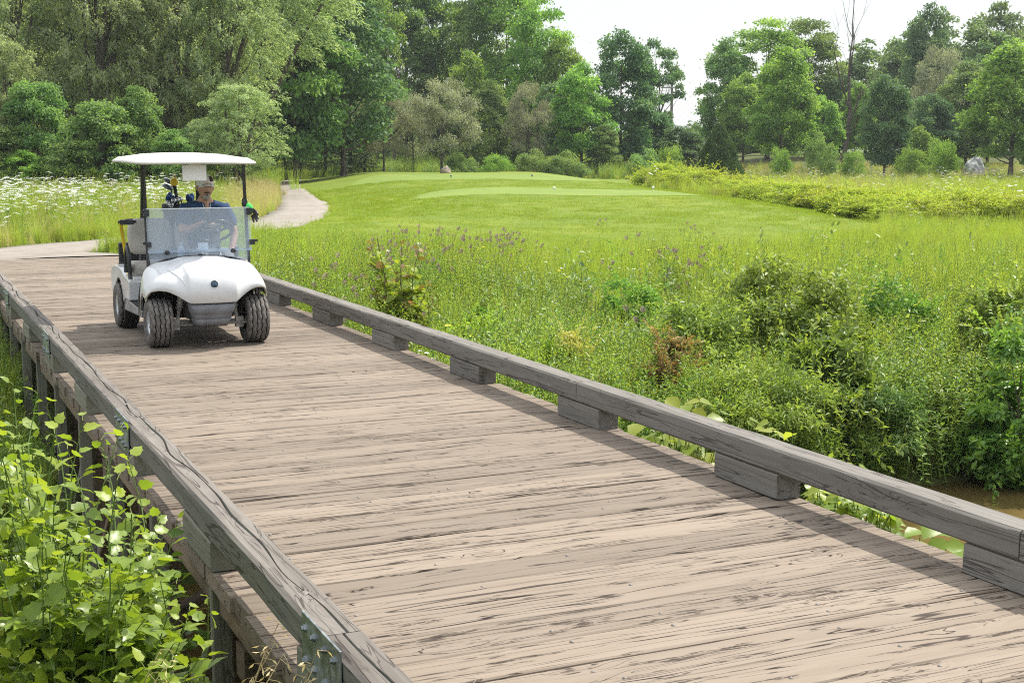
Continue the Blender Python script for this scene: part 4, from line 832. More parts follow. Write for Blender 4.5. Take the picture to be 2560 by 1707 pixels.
for k in range(1): ls, tp, td = weed(.60, 3, 10, .06, .35, .10, 0); fl5(ls, tp, .024, 2); proto('wildflower', fin(ls, [M_wd, M_stem, M_of]))
for k in range(3):
    ls = LS(); blades(ls, 150, .06, .0075, .36, .7, 0, (.1, .9), 3); proto('turf', ls.mesh('turf', [M_turf]))
# ---- geometry nodes set-out
def scatter(name, P, protos, scl, rotz=None, idx=None, tilt=.12, kind='stuff'):
    N = len(P); me = bpy.data.meshes.new(name); me.vertices.add(N); me.vertices.foreach_set('co', np.asarray(P, np.float32).ravel())
    r = np.stack([RG.normal(0, tilt, N), RG.normal(0, tilt, N), RG.random(N)*2*PI if rotz is None else rotz], 1).astype(np.float32)
    A = me.attributes.new('rot', 'FLOAT_VECTOR', 'POINT'); A.data.foreach_set('vector', r.ravel())
    A = me.attributes.new('scl', 'FLOAT', 'POINT'); A.data.foreach_set('value', np.broadcast_to(scl, (N,)).astype(np.float32))
    n = len(PC[protos].objects); A = me.attributes.new('pick', 'INT', 'POINT'); A.data.foreach_set('value', (RG.integers(0, n, N) if idx is None else idx).astype(np.int32))
    o = link(name, me); tag(o, kind=kind); g = bpy.data.node_groups.new('set out '+name, 'GeometryNodeTree')
    g.interface.new_socket('Geometry', in_out='INPUT', socket_type='NodeSocketGeometry'); g.interface.new_socket('Geometry', in_out='OUTPUT', socket_type='NodeSocketGeometry')
    gi = g.nodes.new('NodeGroupInput'); go = g.nodes.new('NodeGroupOutput'); ip = g.nodes.new('GeometryNodeInstanceOnPoints'); ci = g.nodes.new('GeometryNodeCollectionInfo')
    ci.inputs['Collection'].default_value = PC[protos]; ci.inputs['Separate Children'].default_value = True; ci.inputs['Reset Children'].default_value = True
    def na(nm, dt): q = g.nodes.new('GeometryNodeInputNamedAttribute'); q.data_type = dt; q.inputs[0].default_value = nm; return q.outputs[0]
    g.links.new(gi.outputs[0], ip.inputs['Points']); g.links.new(ci.outputs[0], ip.inputs['Instance']); ip.inputs['Pick Instance'].default_value = True
    g.links.new(na('pick', 'INT'), ip.inputs['Instance Index']); g.links.new(na('rot', 'FLOAT_VECTOR'), ip.inputs['Rotation']); g.links.new(na('scl', 'FLOAT'), ip.inputs['Scale']); g.links.new(ip.outputs[0], go.inputs[0])
    md = o.modifiers.new('set out', 'NODES'); md.node_group = g; return o
def cand(n, D0, D1, pad=2.5, power=1.0):
    D = (D0**(2-power)+(D1**(2-power)-D0**(2-power))*RG.random(n))**(1/(2-power)) if power != 2 else D0*(D1/D0)**RG.random(n); r = RG.uniform(-1, 1, n)*(D*.385+pad); x, y = RD(r, D); return np.stack([x, y], 1), r, D
def clear(P, m=.12):
    x, y = P[:, 0], P[:, 1]; d, s = creek_d(x, y); ok = ~((x > 1.0-m) & (x < 4.55+m) & (y < 24.7)); ok &= ~inside(P, LB); ok &= ~on_path(x, y, m); ok &= hgt(x, y) > WATER+.05; return ok
def put(P): return np.column_stack([P, hgt(P[:, 0], P[:, 1])])
def patchy(P, f, k, lo, hi): return RG.random(len(P)) < sst(lo, hi, vnoise(P[:, 0]*f+13*k, P[:, 1]*f+7*k, k))
# right-hand meadow between bridge, lawn and creek
P, r, D = cand(38000, 9, 33, 2.5, .6); ok = clear(P) & (P[:, 0] > 3) & (D < 33) & (P[:, 1] > 7); P, r, D = P[ok], r[ok], D[ok]
hs = 1-.42*sst(19, 25, D)
near = D < 18; keepg = RG.random(len(P)) < np.where(D > 20, .9, .16+.25*(vnoise(P[:, 0]*.5, P[:, 1]*.5, 2) > .5)); G = keepg
sel = RG.random(len(P)) < .5; scatter('meadow_grass', put(P[G]), 'grass', (hs*RG.uniform(.75, 1.2, len(P)))[G], idx=np.where(RG.random(G.sum()) < .42, RG.integers(0, 4, G.sum()), RG.integers(4, 10, G.sum())))
W_ = ~G & (RG.random(len(P)) < .95) | (near & (RG.random(len(P)) < .4)) | ((D < 25) & (RG.random(len(P)) < .24)); Pw = P[W_]; zone = vnoise(Pw[:, 0]*.45, Pw[:, 1]*.45, 5); ix = np.clip((zone*14-1.5+RG.normal(0, 2.2, len(Pw))), 0, 10).astype(int)
scatter('meadow_weeds', put(Pw), 'weeds', hs[W_]*RG.uniform(.75, 1.4, len(Pw)), idx=ix)
L_ = (D < 17.5) & (RG.random(len(P)) < .55*sst(17.5, 14.5, D)) & (r > -.5); scatter('bank_undergrowth', put(P[L_]), 'leafy', RG.uniform(.8, 1.75, L_.sum()))
T_ = (D > 14.5) & (D < 24) & (np.abs(r-(.2+(D-19)*.1)) < 2.6) & (RG.random(len(P)) < .065*sst(.38, .62, vnoise(P[:, 0]*.6, P[:, 1]*.6, 6))); scatter('seedhead_flowers', put(P[T_]), 'teasel', RG.uniform(.8, 1.12, T_.sum())*np.where(D[T_] > 21, .85, 1))
F_ = (D < 22) & (RG.random(len(P)) < .03) & (r > -2); scatter('small_wildflowers', put(P[F_]), 'wildflower', RG.uniform(.9, 1.3, F_.sum()), idx=np.where(RG.random(F_.sum()) < .85, RG.integers(0, 2, F_.sum()), 2))
S_ = (RG.random(len(P)) < .02); scatter('dry_meadow_grass', put(P[S_]), 'strawgrass', hs[S_]*RG.uniform(.8, 1.1, S_.sum()))
# overhanging grass along the waterline
P, r, D = cand(26000, 8, 22, 3, 1.); d, sd = creek_d(P[:, 0], P[:, 1]); ok = (sd > 0) & (d > np.where(P[:, 0] > 6.0, 3.38, 2.8)) & (d < 4.6) & (P[:, 0] > 4.6) & (P[:, 0] < 22); P = P[ok]; sh = np.column_stack([P, np.maximum(hgt(P[:, 0], P[:, 1]), WATER-.02)])
k = RG.random(len(P)); scatter('bank_grass', sh[k < .62], 'grass', RG.uniform(.6, 1.0, (k < .62).sum()), tilt=.5); scatter('dry_bank_grass', sh[k > .8], 'strawgrass', RG.uniform(.6, 1., (k > .8).sum()), tilt=.6); q = (k > .55) & (k < .85); scatter('bank_weeds', sh[q], 'leafy', RG.uniform(.5, .9, q.sum()), tilt=.3)
# ground left of and beneath the bridge: dim growth
P, r, D = cand(16000, 4, 26, 2.5, .7); ok = (P[:, 0] < 1.15) & (hgt(P[:, 0], P[:, 1]) > WATER+.05) & (~on_path(P[:, 0], P[:, 1], .1)) & (P[:, 1] > 3.4) & (P[:, 1] < 22.5); P = P[ok]; k = RG.random(len(P)); q = k < .35; scatter('left_bank_grass', put(P[q]), 'grass', RG.uniform(.6, .9, q.sum())); q = k > .55; scatter('left_bank_undergrowth', put(P[q]), 'leafy', RG.uniform(.7, 1.2, q.sum()))
# flower meadow left of the path
P, r, D = cand(30000, 24, 56, 5, .8); rel = np.full(len(P), 9.)
pl = pc[:, :2]; i = np.argmin(((P[:, None, :]-pl[None, ::3])**2).sum(2), 1)*3; T = np.gradient(pl, axis=0); left = (T[i, 0]*(P[:, 1]-pl[i, 1])-T[i, 1]*(P[:, 0]-pl[i, 0])) > 0; dist = np.hypot(P[:, 0]-pl[i, 0], P[:, 1]-pl[i, 1])-pc[i, 2]
ok = clear(P, .05) & left & (dist > .05); P, r, D, dist = P[ok], r[ok], D[ok], dist[ok]; k = RG.random(len(P)); edge = sst(0, 2.2, dist); hs = .55+.5*edge
dry = sst(1.6, .3, dist+1.2*(vnoise(P[:, 0]*.3, P[:, 1]*.3, 4)-.5))*sst(34, 38, D)
q = k < .55*(1-dry*.8); scatter('flower_meadow_grass', put(P[q]), 'grass', hs[q]*RG.uniform(.8, 1.2, q.sum()))
q = (k < .8*dry+.05+.22*(dist < 1.6)); scatter('dry_verge_grass', put(P[q]), 'strawgrass', RG.uniform(.75, 1.25, q.sum())*np.minimum(hs[q]+.2, 1.05))
q = (RG.random(len(P)) < .09*np.clip(1.75-D/36, .25, 1)*edge*(1-dry)) & (D < 55); scatter('white_lace_flowers', put(P[q]), 'lace', hs[q]*RG.uniform(.9, 1.35, q.sum()))
q = (k > .55) & (k < .8) & (dist > 1); scatter('flower_meadow_weeds', put(P[q]), 'weeds', hs[q]*RG.uniform(.8, 1.2, q.sum()))
# wild field right of the lawn, to the tree line
P, r, D = cand(26000, 30, 104, 4, .8); ok = clear(P) & (r > 4.5+.0*D); 
P, r, D = P[ok], r[ok], D[ok]; k = RG.random(len(P)); st_ = sst(.38, .6, vnoise(r*.16+3, D*.09, 2))*sst(44, 56, D); q = k < .62*(1-.75*st_); scatter('field_grass', put(P[q]), 'grass', RG.uniform(.7, 1.1, q.sum())*np.where(D[q] > 62, .6, np.where(D[q] < 40, .6, 1))); q = (k < .55*st_+.10); scatter('field_straw', put(P[q]), 'strawgrass', RG.uniform(.7, 1.1, q.sum())*np.where(D[q] > 62, .75, 1)); q = (k > .62) & (k < .74); scatter('field_weeds', put(P[q]), 'weeds', RG.uniform(.5, .9, q.sum()))
q = (k > .985) & (D < 80); scatter('field_flowers', put(P[q]), 'lace', RG.uniform(.8, 1.2, q.sum()))
# rough grass round the lawn's far side and under the trees
P, r, D = cand(15000, 60, 112, 4, .6); ok = clear(P) & (r < 8); P, r, D = P[ok], r[ok], D[ok]; k = RG.random(len(P)); q = k < .5; scatter('woodland_edge_grass', put(P[q]), 'grass', RG.uniform(.9, 1.7, q.sum())); q = k > .72; scatter('woodland_undergrowth', put(P[q]), 'leafy', RG.uniform(.9, 2.2, q.sum()))
# short turf fringe beside path and lawn
ei = RG.integers(0, len(LB), 2600); P = LB[ei]+RG.normal(0, .12, (2600, 2)); ok = ~on_path(P[:, 0], P[:, 1], -.03); scatter('lawn_fringe', put(P[ok]), 'grass', RG.uniform(.10, .26, ok.sum()))
P = np.stack([RG.uniform(2.2, 6.2, 1500), RG.uniform(24.4, 29, 1500)], 1); ok = ~on_path(P[:, 0], P[:, 1], .0); scatter('junction_turf', put(P[ok]), 'grass', RG.uniform(.14, .26, ok.sum()), idx=RG.integers(4, 10, ok.sum()))

# short mown turf over the lawn
P, r, D = cand(26000, 25, 58, 2, .9); ok = inside(P, LB) & ~inside(P, TB1) & ~inside(P, TB2); P = P[ok]; zz = put(P); zz[:, 2] += .02; scatter('lawn_turf', zz, 'turf', RG.uniform(.75, 1.35, len(P)), tilt=.03)
# ================================================================ TREES
def tz(P): return np.asarray(P, float)
PROF = {'oval': lambda t: np.sin(PI*np.clip(t, 0, 1)**.75)**.65, 'dome': lambda t: np.sqrt(np.clip(1-(t*.98)**2.2, 0, 1))*np.clip(.55+t*2.2, 0, 1), 'cone': lambda t: np.clip(1.06-t, 0, 1)*np.clip(.5+t*6, 0, 1), 'column': lambda t: np.clip(.6+t*2, 0, 1)*np.clip((1.02-t)*3.2, 0, 1)**.6, 'vase': lambda t: np.clip(.3+t*1.1, 0, 1)*np.sqrt(np.clip(1.03-t, 0, 1)*2.2).clip(0, 1)}
def broad(H=10., cb=.2, R=3., prof='oval', ncl=64, cr=.29, nl=17000, L=.21, W=.62, mats=(), bark=None, tr=.14, kind='fold', lean=0., flat=.72, limbs=12, seed=1, hole=.0, droop=.0, shoots=0):
    rg = np.random.default_rng(seed); f = PROF[prof]; T = (rg.random(ncl*3)); r = f(T); kp = rg.random(ncl*3) < (r/r.max())**1.3+.08; T = T[kp][:ncl]; n = len(T); a = rg.random(n)*2*PI+np.arange(n)*2.4; rad = R*f(T)*(.35+.65*np.sqrt(rg.random(n)))*.86
    c = np.stack([rad*np.cos(a)+lean*T*H*.25, rad*np.sin(a), H*(cb+(1-cb)*(.03+.93*T))], 1); s = R*cr*rg.uniform(.6, 1.25, n); ct = rg.uniform(0, .5, n)
    w = s**2; k = rg.choice(n, nl, p=w/w.sum()); d = rg.normal(size=(nl, 3)); d /= np.linalg.norm(d, axis=1)[:, None]; d[:, 2] = np.where(d[:, 2] < -.35, -d[:, 2], d[:, 2]); q = rg.random(nl)**.38
    P = c[k]+d*(s[k]*q)[:, None]*np.array([1, 1, flat])*(1+.35*rg.normal(size=(nl, 1))*(rg.random((nl, 1)) < .25))
    nor = .55*d+np.array([0, 0, .6])+.55*rg.normal(size=(nl, 3)); dr = d*np.array([1, 1, .2])+.7*rg.normal(size=(nl, 3))-np.array([0, 0, .25+droop]); l = L*rg.uniform(.6, 1.25, nl)
    ls = LS(); ls.leaves(kind, P, dr, nor, l, l*W, ct[k]+.5*rg.random(nl), 0)
    if shoots:                                                        # long shoots breaking the outline
        j = rg.integers(0, n, shoots); o = c[j]-np.array([0, 0, H*.35]); o /= np.linalg.norm(o, axis=1)[:, None]; o = o+.45*rg.normal(size=o.shape)+np.array([0, 0, .25]); Ln = R*rg.uniform(.3, .75, shoots); m_ = 16; t = np.linspace(.25, 1, m_)
        Q = (c[j][:, None]+o[:, None]*(Ln[:, None]*t)[..., None]-np.array([0, 0, .22])*(Ln[:, None]*t**2)[..., None]).reshape(-1, 3); N_ = len(Q); q = L*rg.uniform(.6, 1.15, N_); ls.leaves(kind, Q, np.repeat(o, m_, 0)*.6+rg.normal(size=(N_, 3))*.8, np.array([[0, 0, .9]])+.5*rg.normal(size=(N_, 3)), q, q*W, .35+.6*rg.random(N_), 0)
    cm = ls.mesh('crown', mats)
    m = MB(); h = H*(cb+(1-cb)*.72); tp = [Vector((lean*(z**2)*H*.18+.05*math.sin(3*z+seed)*R*.4*z, .05*math.cos(4*z+seed)*R*.4*z, h*z-.15*(z == 0))) for z in np.linspace(0, 1, 8)]; m.tube(tp, [tr*(1.35 if i == 0 else 1-.11*i) for i in range(8)], 8)
    for j in rg.choice(n, min(limbs, n), replace=False):
        e = Vector(c[j]); z0 = max(.12, min(.95, (e.z*.62)/h)); i = z0*7; i0 = min(int(i), 6); p = tp[i0].lerp(tp[i0+1], i-i0); mid = p.lerp(e, .5)+Vector((0, 0, -.06*(e-p).length)); m.tube([p, mid, e], [tr*.45*(1-.5*z0), tr*.26, tr*.08], 5)
    V = np.concatenate(m.V); F4 = np.array([q for q in m.F if len(q) == 4]); tm = mesh_arrays('trunk', V, [F4], [bark or M_bark], True); return tm, cm, H, R
def willow(H=12., R=4.6, nsp=290, mats=(), seed=3, lean=.35, L=.25, per=80, bark=None, cb=.22):
    rg = np.random.default_rng(seed); T = rg.random(nsp)**.85; a = rg.random(nsp)*2*PI; f = PROF['oval'](T); rad = R*f*np.sqrt(rg.random(nsp))*.8; c = np.stack([rad*np.cos(a)+lean*T*R*.8, rad*np.sin(a), H*(cb+(1-cb)*T*.93)], 1)
    d = np.stack([np.cos(a)*.75+lean, np.sin(a)*.75, .55+.4*rg.random(nsp)], 1); d /= np.linalg.norm(d, axis=1)[:, None]; ln = rg.uniform(1.2, 2.4, nsp)*R/4.6; k = np.repeat(np.arange(nsp), per); n = len(k); t = rg.random(n)**.8
    cen = c[k]+d[k]*(ln[k]*t)[:, None]+np.stack([0*t, 0*t, -.55*ln[k]*t**2.2], 1); w = .42*R/4.6*(1.15-t)[:, None]; P = cen+rg.normal(size=(n, 3))*w*np.array([.8, .8, .62]); dr = d[k]*1.0+.55*rg.normal(size=(n, 3))+np.stack([0*t, 0*t, -.2-1.2*t], 1); l = L*rg.uniform(.6, 1.3, n)
    ls = LS(); ls.leaves('fold', P, dr, np.array([[0, 0, .8]])+.7*rg.normal(size=(n, 3)), l, l*.30, rg.uniform(0, .45, nsp)[k]+.55*rg.random(n), 0); cm = ls.mesh('crown', mats); m = MB()
    for j in range(3):
        az = 2*PI*j/3+seed; ex = Vector((lean*R*.9+.35*R*math.cos(az), .35*R*math.sin(az), H*.78)); p = [Vector((0, 0, -.2)).lerp(ex, z)+Vector((math.sin(5*z+j)*.12, math.cos(4*z+j)*.12, .5*math.sin(PI*z))) for z in np.linspace(0, 1, 7)]; m.tube(p, [.24*(1-.12*i) for i in range(7)], 7)
    for j in rg.choice(nsp, 26, replace=False):
        e = Vector(c[j]+d[j]*ln[j]*.5); p = Vector((lean*R*.4*e.z/H, 0, max(.8, e.z*.55))); m.tube([p, p.lerp(e, .5)+Vector((0, 0, -.25)), e], [.085, .05, .015], 5)
    V = np.concatenate(m.V); tm = mesh_arrays('trunk', V, [np.array([q for q in m.F if len(q) == 4])], [bark or M_bark], True); return tm, cm, H, R
def spruce(H=8., R=2.1, seed=2, mats=(), cb=.17, step=.27, nb=8, L=.17):
    rg = np.random.default_rng(seed); ls = LS(); z = H*cb; tm = MB(); tm.tube([(0, 0, -.2), (.03, 0, H*.4), (0, .02, H*.97)], [.15, .10, .012], 7)
    while z < H*.985:
        t = (z-H*cb)/(H*(1-cb)); r = R*(1-t)**.85*rg.uniform(.8, 1.1)+.08
        for j in range(nb):
            az = rg.random()*2*PI; e = r*rg.uniform(.7, 1.1); n = int(16+46*e/R); u = rg.random(n)**.75; tilt = -.16-.24*(1-t)+.7*t; P = np.stack([np.cos(az)*e*u, np.sin(az)*e*u, z+tilt*e*u+.18*e*u**2], 1); sd = rg.choice([-1, 1], n)*rg.random(n)*.30*e*(1.05-u); P += np.stack([-np.sin(az)*sd, np.cos(az)*sd, -np.abs(sd)*.35-rg.random(n)*.14], 1)
            dr = np.stack([np.cos(az)+.0*u, np.sin(az)+0*u, -.5-.3*rg.random(n)], 1)+.5*rg.normal(size=(n, 3)); l = L*rg.uniform(.7, 1.3, n)*(.6+.4*(1-t)); ls.leaves('fold', P, dr, np.array([[0, 0, 1.]])+.5*rg.normal(size=(n, 3)), l, l*.42, rg.random(n)*.7+.3*u, 0)
        z += step*rg.uniform(.7, 1.25)
    V = np.concatenate(tm.V); t_ = mesh_arrays('trunk', V, [np.array([q for q in tm.F if len(q) == 4])], [M_bark], True); return t_, ls.mesh('crown', mats), H, R
def cedar(H=3.3, R=1.25, seed=4, mats=(), n=15000, L=.13):
    rg = np.random.default_rng(seed); t = 1-np.sqrt(rg.random(n)); t = np.clip(t*1.0, 0, 1); a = rg.random(n)*2*PI; lump = .82+.30*vnoise(a*2.2+seed, t*7+a, 2)+.18*(vnoise(a*6, t*18, 3)-.5); rr = R*np.clip(np.minimum(1, .72+t*3), 0, 1)*(1-t)**.8*lump*(.72+.32*rg.random(n)**.5); P = np.stack([rr*np.cos(a), rr*np.sin(a), H*(.02+.97*t)], 1)
    o = np.stack([np.cos(a), np.sin(a), 0*a], 1); dr = o*.7+np.array([0, 0, .9])+.4*rg.normal(size=(n, 3)); l = L*rg.uniform(.6, 1.3, n); ls = LS(); ls.leaves('fold', P, dr, o+.5*rg.normal(size=(n, 3)), l, l*.38, rg.random(n)*.6+.4*lump-.2, 0)
    m = MB(); m.tube([(0, 0, -.1), (0, 0, H*.8)], [.08, .01], 6); return mesh_arrays('trunk', np.concatenate(m.V), [np.array([q for q in m.F if len(q) == 4])], [M_bark], True), ls.mesh('crown', mats), H, R
def bare(H=13., seed=6, spread=.5):
    rg = random.Random(seed); m = MB()
    def br(p, d, L, r, lv):
        pts = [p]; q = p; dd = d
        for i in range(4):
            dd = (dd+Vector((rg.gauss(0, .09), rg.gauss(0, .09), rg.gauss(.06, .05)))).normalized(); q = q+dd*L/4; pts.append(q)
        m.tube(pts, [r*(1-.15*i) for i in range(5)], 6 if lv < 2 else 4, cap=False)
        if lv >= 4: return
        for k in range(3 if lv else 5):
            i = rg.choice([1, 2, 3, 4]) if lv else 1+k % 4; az = rg.random()*2*PI; s = Vector((math.cos(az), math.sin(az), .55))*spread+dd*.75; br(pts[i], s.normalized(), L*rg.uniform(.42, .62), r*(.52-.05*i)*.95, lv+1)
    br(Vector((0, 0, -.2)), Vector((.02, 0, 1)), H*.62, .19, 0); V = np.concatenate(m.V); return mesh_arrays('trunk', V, [np.array(m.F)], [M_bark], True), None, H, 2.6
# materials of the crowns
C_wil = leafmat('grey green willow leaf', (0.085, 0.118, 0.060), (0.148, 0.188, 0.098), (0.225, 0.265, 0.15), .45, .5, .4); C_mid = leafmat('summer maple leaf', (0.046, 0.086, 0.026), (0.085, 0.142, 0.044), (0.155, 0.21, 0.072), .45)
C_bri = leafmat('light green leaf', (0.050, 0.103, 0.020), (0.100, 0.178, 0.035), (0.189, 0.270, 0.061), .48); C_drk = leafmat('dark ash leaf', (0.029, 0.063, 0.026), (0.055, 0.102, 0.043), (0.105, 0.162, 0.070), .42); C_spr = leafmat('spruce needles', (0.038, 0.059, 0.029), (0.071, 0.102, 0.049), (0.126, 0.162, 0.080), .3)
C_crab = leafmat('olive crab apple leaf', (0.074, 0.081, 0.051), (0.131, 0.140, 0.090), (0.210, 0.221, 0.152), .28); C_ced = leafmat('cedar scale leaf', (.022, .044, .013), (.040, .075, .022), (.075, .115, .036), .2); C_yg = leafmat('yellow green willow shrub leaf', (.090, .128, .014), (.145, .185, .022), (.215, .245, .036), .48, hue=.02); C_far = leafmat('distant hazy leaf', (.042, .075, .030), (.078, .12, .048), (.135, .185, .075), .42)
K = {'willow': willow(mats=[C_wil], seed=3), 'willow2': willow(H=11, R=4.2, mats=[C_wil], seed=8, lean=.15), 'willow3': willow(H=13, R=5.0, mats=[C_wil], seed=18, lean=1.05, cb=.50, nsp=270), 'maple': broad(10, .07, 3.2, 'oval', 90, .29, 23000, .23, .75, [C_mid], seed=11), 'maple2': broad(9, .05, 3.4, 'dome', 84, .29, 23000, .23, .75, [C_mid], seed=12), 'bright': broad(9, .09, 2.9, 'oval', 80, .28, 20000, .22, .7, [C_bri], seed=13),
 'tall': broad(16, .14, 3.6, 'column', 100, .30, 24000, .27, .7, [C_mid], seed=14, tr=.2, limbs=18), 'tall2': broad(16, .16, 3.8, 'column', 96, .30, 22000, .27, .7, [C_bri], seed=15, tr=.2, limbs=18), 'dark': broad(11, .06, 3., 'oval', 88, .29, 22000, .23, .7, [C_drk], seed=16), 'loose': broad(11, .18, 3., 'column', 46, .24, 9500, .24, .7, [C_drk], seed=17, limbs=22),
 'spruce': spruce(mats=[C_spr], seed=2), 'spruce2': spruce(H=9, R=2., mats=[C_spr], seed=5, nb=7), 'crab': broad(5, .22, 2.9, 'dome', 60, .22, 15000, .13, .5, [C_crab], seed=19, tr=.1, limbs=16), 'cedar': cedar(mats=[C_ced]), 'far': broad(13, .05, 4, 'oval', 60, .26, 11000, .32, .7, [C_far], seed=21), 'far2': broad(12, .05, 4.2, 'dome', 60, .26, 11000, .32, .7, [C_far], seed=22),
 'shrub': broad(2.2, .02, 1.5, 'dome', 40, .30, 7000, .12, .5, [C_mid], seed=23, tr=.04), 'shrubb': broad(1.6, .0, 1.4, 'dome', 40, .30, 7000, .11, .4, [C_bri], seed=24, tr=.03), 'wshrub': broad(1.1, .0, .85, 'dome', 40, .27, 6500, .085, .30, [C_yg], seed=25, tr=.025, shoots=60), 'wshrub2': broad(1.2, .0, .8, 'oval', 40, .27, 6500, .085, .30, [C_yg], seed=26, tr=.025, shoots=60), 'bare': bare(), 'bare2': bare(11, 9, .62)}
def tree(kind, dx, D, top, w, label, group=None, name=None, cat='tree', rz=None, base=None):
    tm, cm, H0, R0 = K[kind]; fx, fy = dx*1.0884, top*1.0884; p = atD(fx, 460, D); x, y = p.x, p.y; z = gz(x, y); zt = CAMH+D*(374-fy)/3450; s_z = (zt-z)/H0; s_x = (w*1.0884/3387*D)/(2*R0) if w else s_z
    nm = name or {'willow': 'willow_tree', 'willow2': 'willow_tree', 'willow3': 'willow_tree', 'spruce': 'spruce_tree', 'spruce2': 'spruce_tree', 'crab': 'crab_apple_tree', 'cedar': 'cedar_tree', 'bare': 'bare_tree', 'bare2': 'bare_tree'}.get(kind, 'shrub' if 'shrub' in kind else 'leafy_tree')
    t = thing(nm, label, cat if 'shrub' not in kind else 'shrub', (x, y, z), random.random()*2*PI if rz is None else rz, group); t.scale = (s_x, s_x, s_z); link('trunk', tm, t)
    if cm: link('crown', cm, t)
    return t
WR = -YAW                                                            # willows lean towards picture right
g_bk = 'tall dark trees filling in behind the willows'
for i, dx in enumerate((-40, 90, 210, 330, 450, 560, 680, 790)): tree(('maple', 'dark', 'tall')[i % 3], dx, 72+3*(i % 3), -150+30*(i % 2), 270, 'tall dark tree standing in the gaps behind the willows', g_bk)
tree('willow2', 30, 54, -130, 330, 'grey green willow at the left edge of the photograph above the flower meadow', rz=WR)
tree('willow', 215, 55, -170, 330, 'large willow whose trunk rises behind the lowest dark maple thicket', rz=WR); tree('willow2', 400, 57, -190, 350, 'tall willow in the middle of the row, its trunk above the cart roof', rz=WR)
tree('willow', 500, 57, -120, 300, 'broad leaning willow with feathery top left of the spruces', rz=WR); tree('willow3', 520, 66, -90, 400, 'willow at the right end of the row whose high crown reaches over the spruces', rz=WR)
tree('willow2', 545, 51, 195, 230, 'low silvery willow with its foliage hanging just right of the cart roof', rz=WR)
tree('willow2', 20, 50, 95, 190, 'pale willow clump low at the left edge of the photograph', rz=WR+1)
tree('maple2', 90, 49, 185, 170, 'bright leafed maple rising above the white flowers at far left'); tree('maple2', 235, 48.5, 230, 200, 'rounded bright maple behind the flowers left of the cart'); tree('maple', 320, 50, 205, 150, 'maple sapling thicket directly behind the golf cart roof'); tree('maple2', -5, 48, 285, 160, 'leafy maple cut by the left edge of the photograph'); tree('bright', 55, 47.5, 345, 110, 'small light green shrubby tree at the meadow edge on the left')
tree('maple2', 165, 47.5, 320, 150, 'low leafy maple just above the white flowers'); tree('maple', 400, 49, 300, 120, 'dark maple thicket showing under the right half of the cart roof'); tree('dark', 470, 53, 270, 150, 'shady tree whose lower leaves meet the flowers behind the driver'); tree('maple', 285, 49, 300, 130, 'leafy maple thicket showing just left of the cart roof')
# spruces and crab apples in the middle
for dx, top, w, kd, lb in ((655, 185, 120, 'spruce', 'leftmost dark spruce with its bare trunk above the path bend'), (693, 215, 110, 'spruce2', 'second spruce from the left beside the gravel path'), (748, 195, 130, 'spruce', 'spruce between the path and the olive crab apple trees'), (805, 175, 140, 'spruce2', 'tallest spruce, touching the left crab apple tree'), (838, 225, 100, 'spruce', 'short spruce half behind the left crab apple tree')): tree(kd, dx, 82, top, w, lb)
tree('crab', 882, 80, 205, 150, 'left of the two olive crab apple trees behind the tee'); tree('crab', 1015, 82, 183, 200, 'larger olive crab apple tree behind the small tan boulder'); tree('crab', 950, 84, 215, 120, 'brownish crab apple tree between the two larger ones')
# tall wood in the centre
for dx, D, top, w, kd, lb in ((868, 104, -60, 130, 'tall2', 'slender tall tree with sky showing through right beside the willows'), (935, 108, -90, 170, 'tall', 'tall dense tree behind the left crab apple tree'), (1020, 110, -70, 170, 'tall2', 'tall light tree behind the larger crab apple tree'), (1095, 106, -60, 150, 'tall', 'tall tree straight behind the tee boulder'), (1165, 104, -50, 160, 'tall2', 'bright tall tree on the left of the sky gap, second from its edge'), (1235, 100, -8, 150, 'tall2', 'bright tall tree whose crown slopes down to the open sky'), (1292, 98, 88, 130, 'bright', 'light green tree on the left edge of the sky gap'), (1075, 98, 120, 130, 'bright', 'light green tree between the tall wood and the crab apples')): tree(kd, dx, D, top, w, lb)
tree('maple', 1125, 90, 190, 110, 'round leafy tree right of the larger crab apple tree'); tree('crab', 1215, 88, 190, 120, 'greyish thin leaved tree behind the far tee'); tree('bright', 1335, 90, 145, 150, 'light green tree with tiered boughs and a slim trunk left of the dark oval tree'); tree('loose', 1280, 93, 170, 120, 'thin dark tree behind the tiered light green tree')
tree('dark', 1425, 94, 60, 165, 'dense dark oval tree standing at the sky gap'); tree('loose', 1512, 104, 82, 120, 'loose dark pine like tree with a ragged edge against the sky'); tree('dark', 1480, 98, 240, 140, 'low dark tree between the oval tree and the utility pole'); tree('dark', 1560, 92, 285, 110, 'dark green bushy tree just left of the cone shaped cedar'); tree('maple', 1388, 89, 290, 90, 'small leafy tree under the dense dark oval tree')
tree('maple2', 1180, 92, 255, 110, 'low leafy tree in the shade behind the far tee')
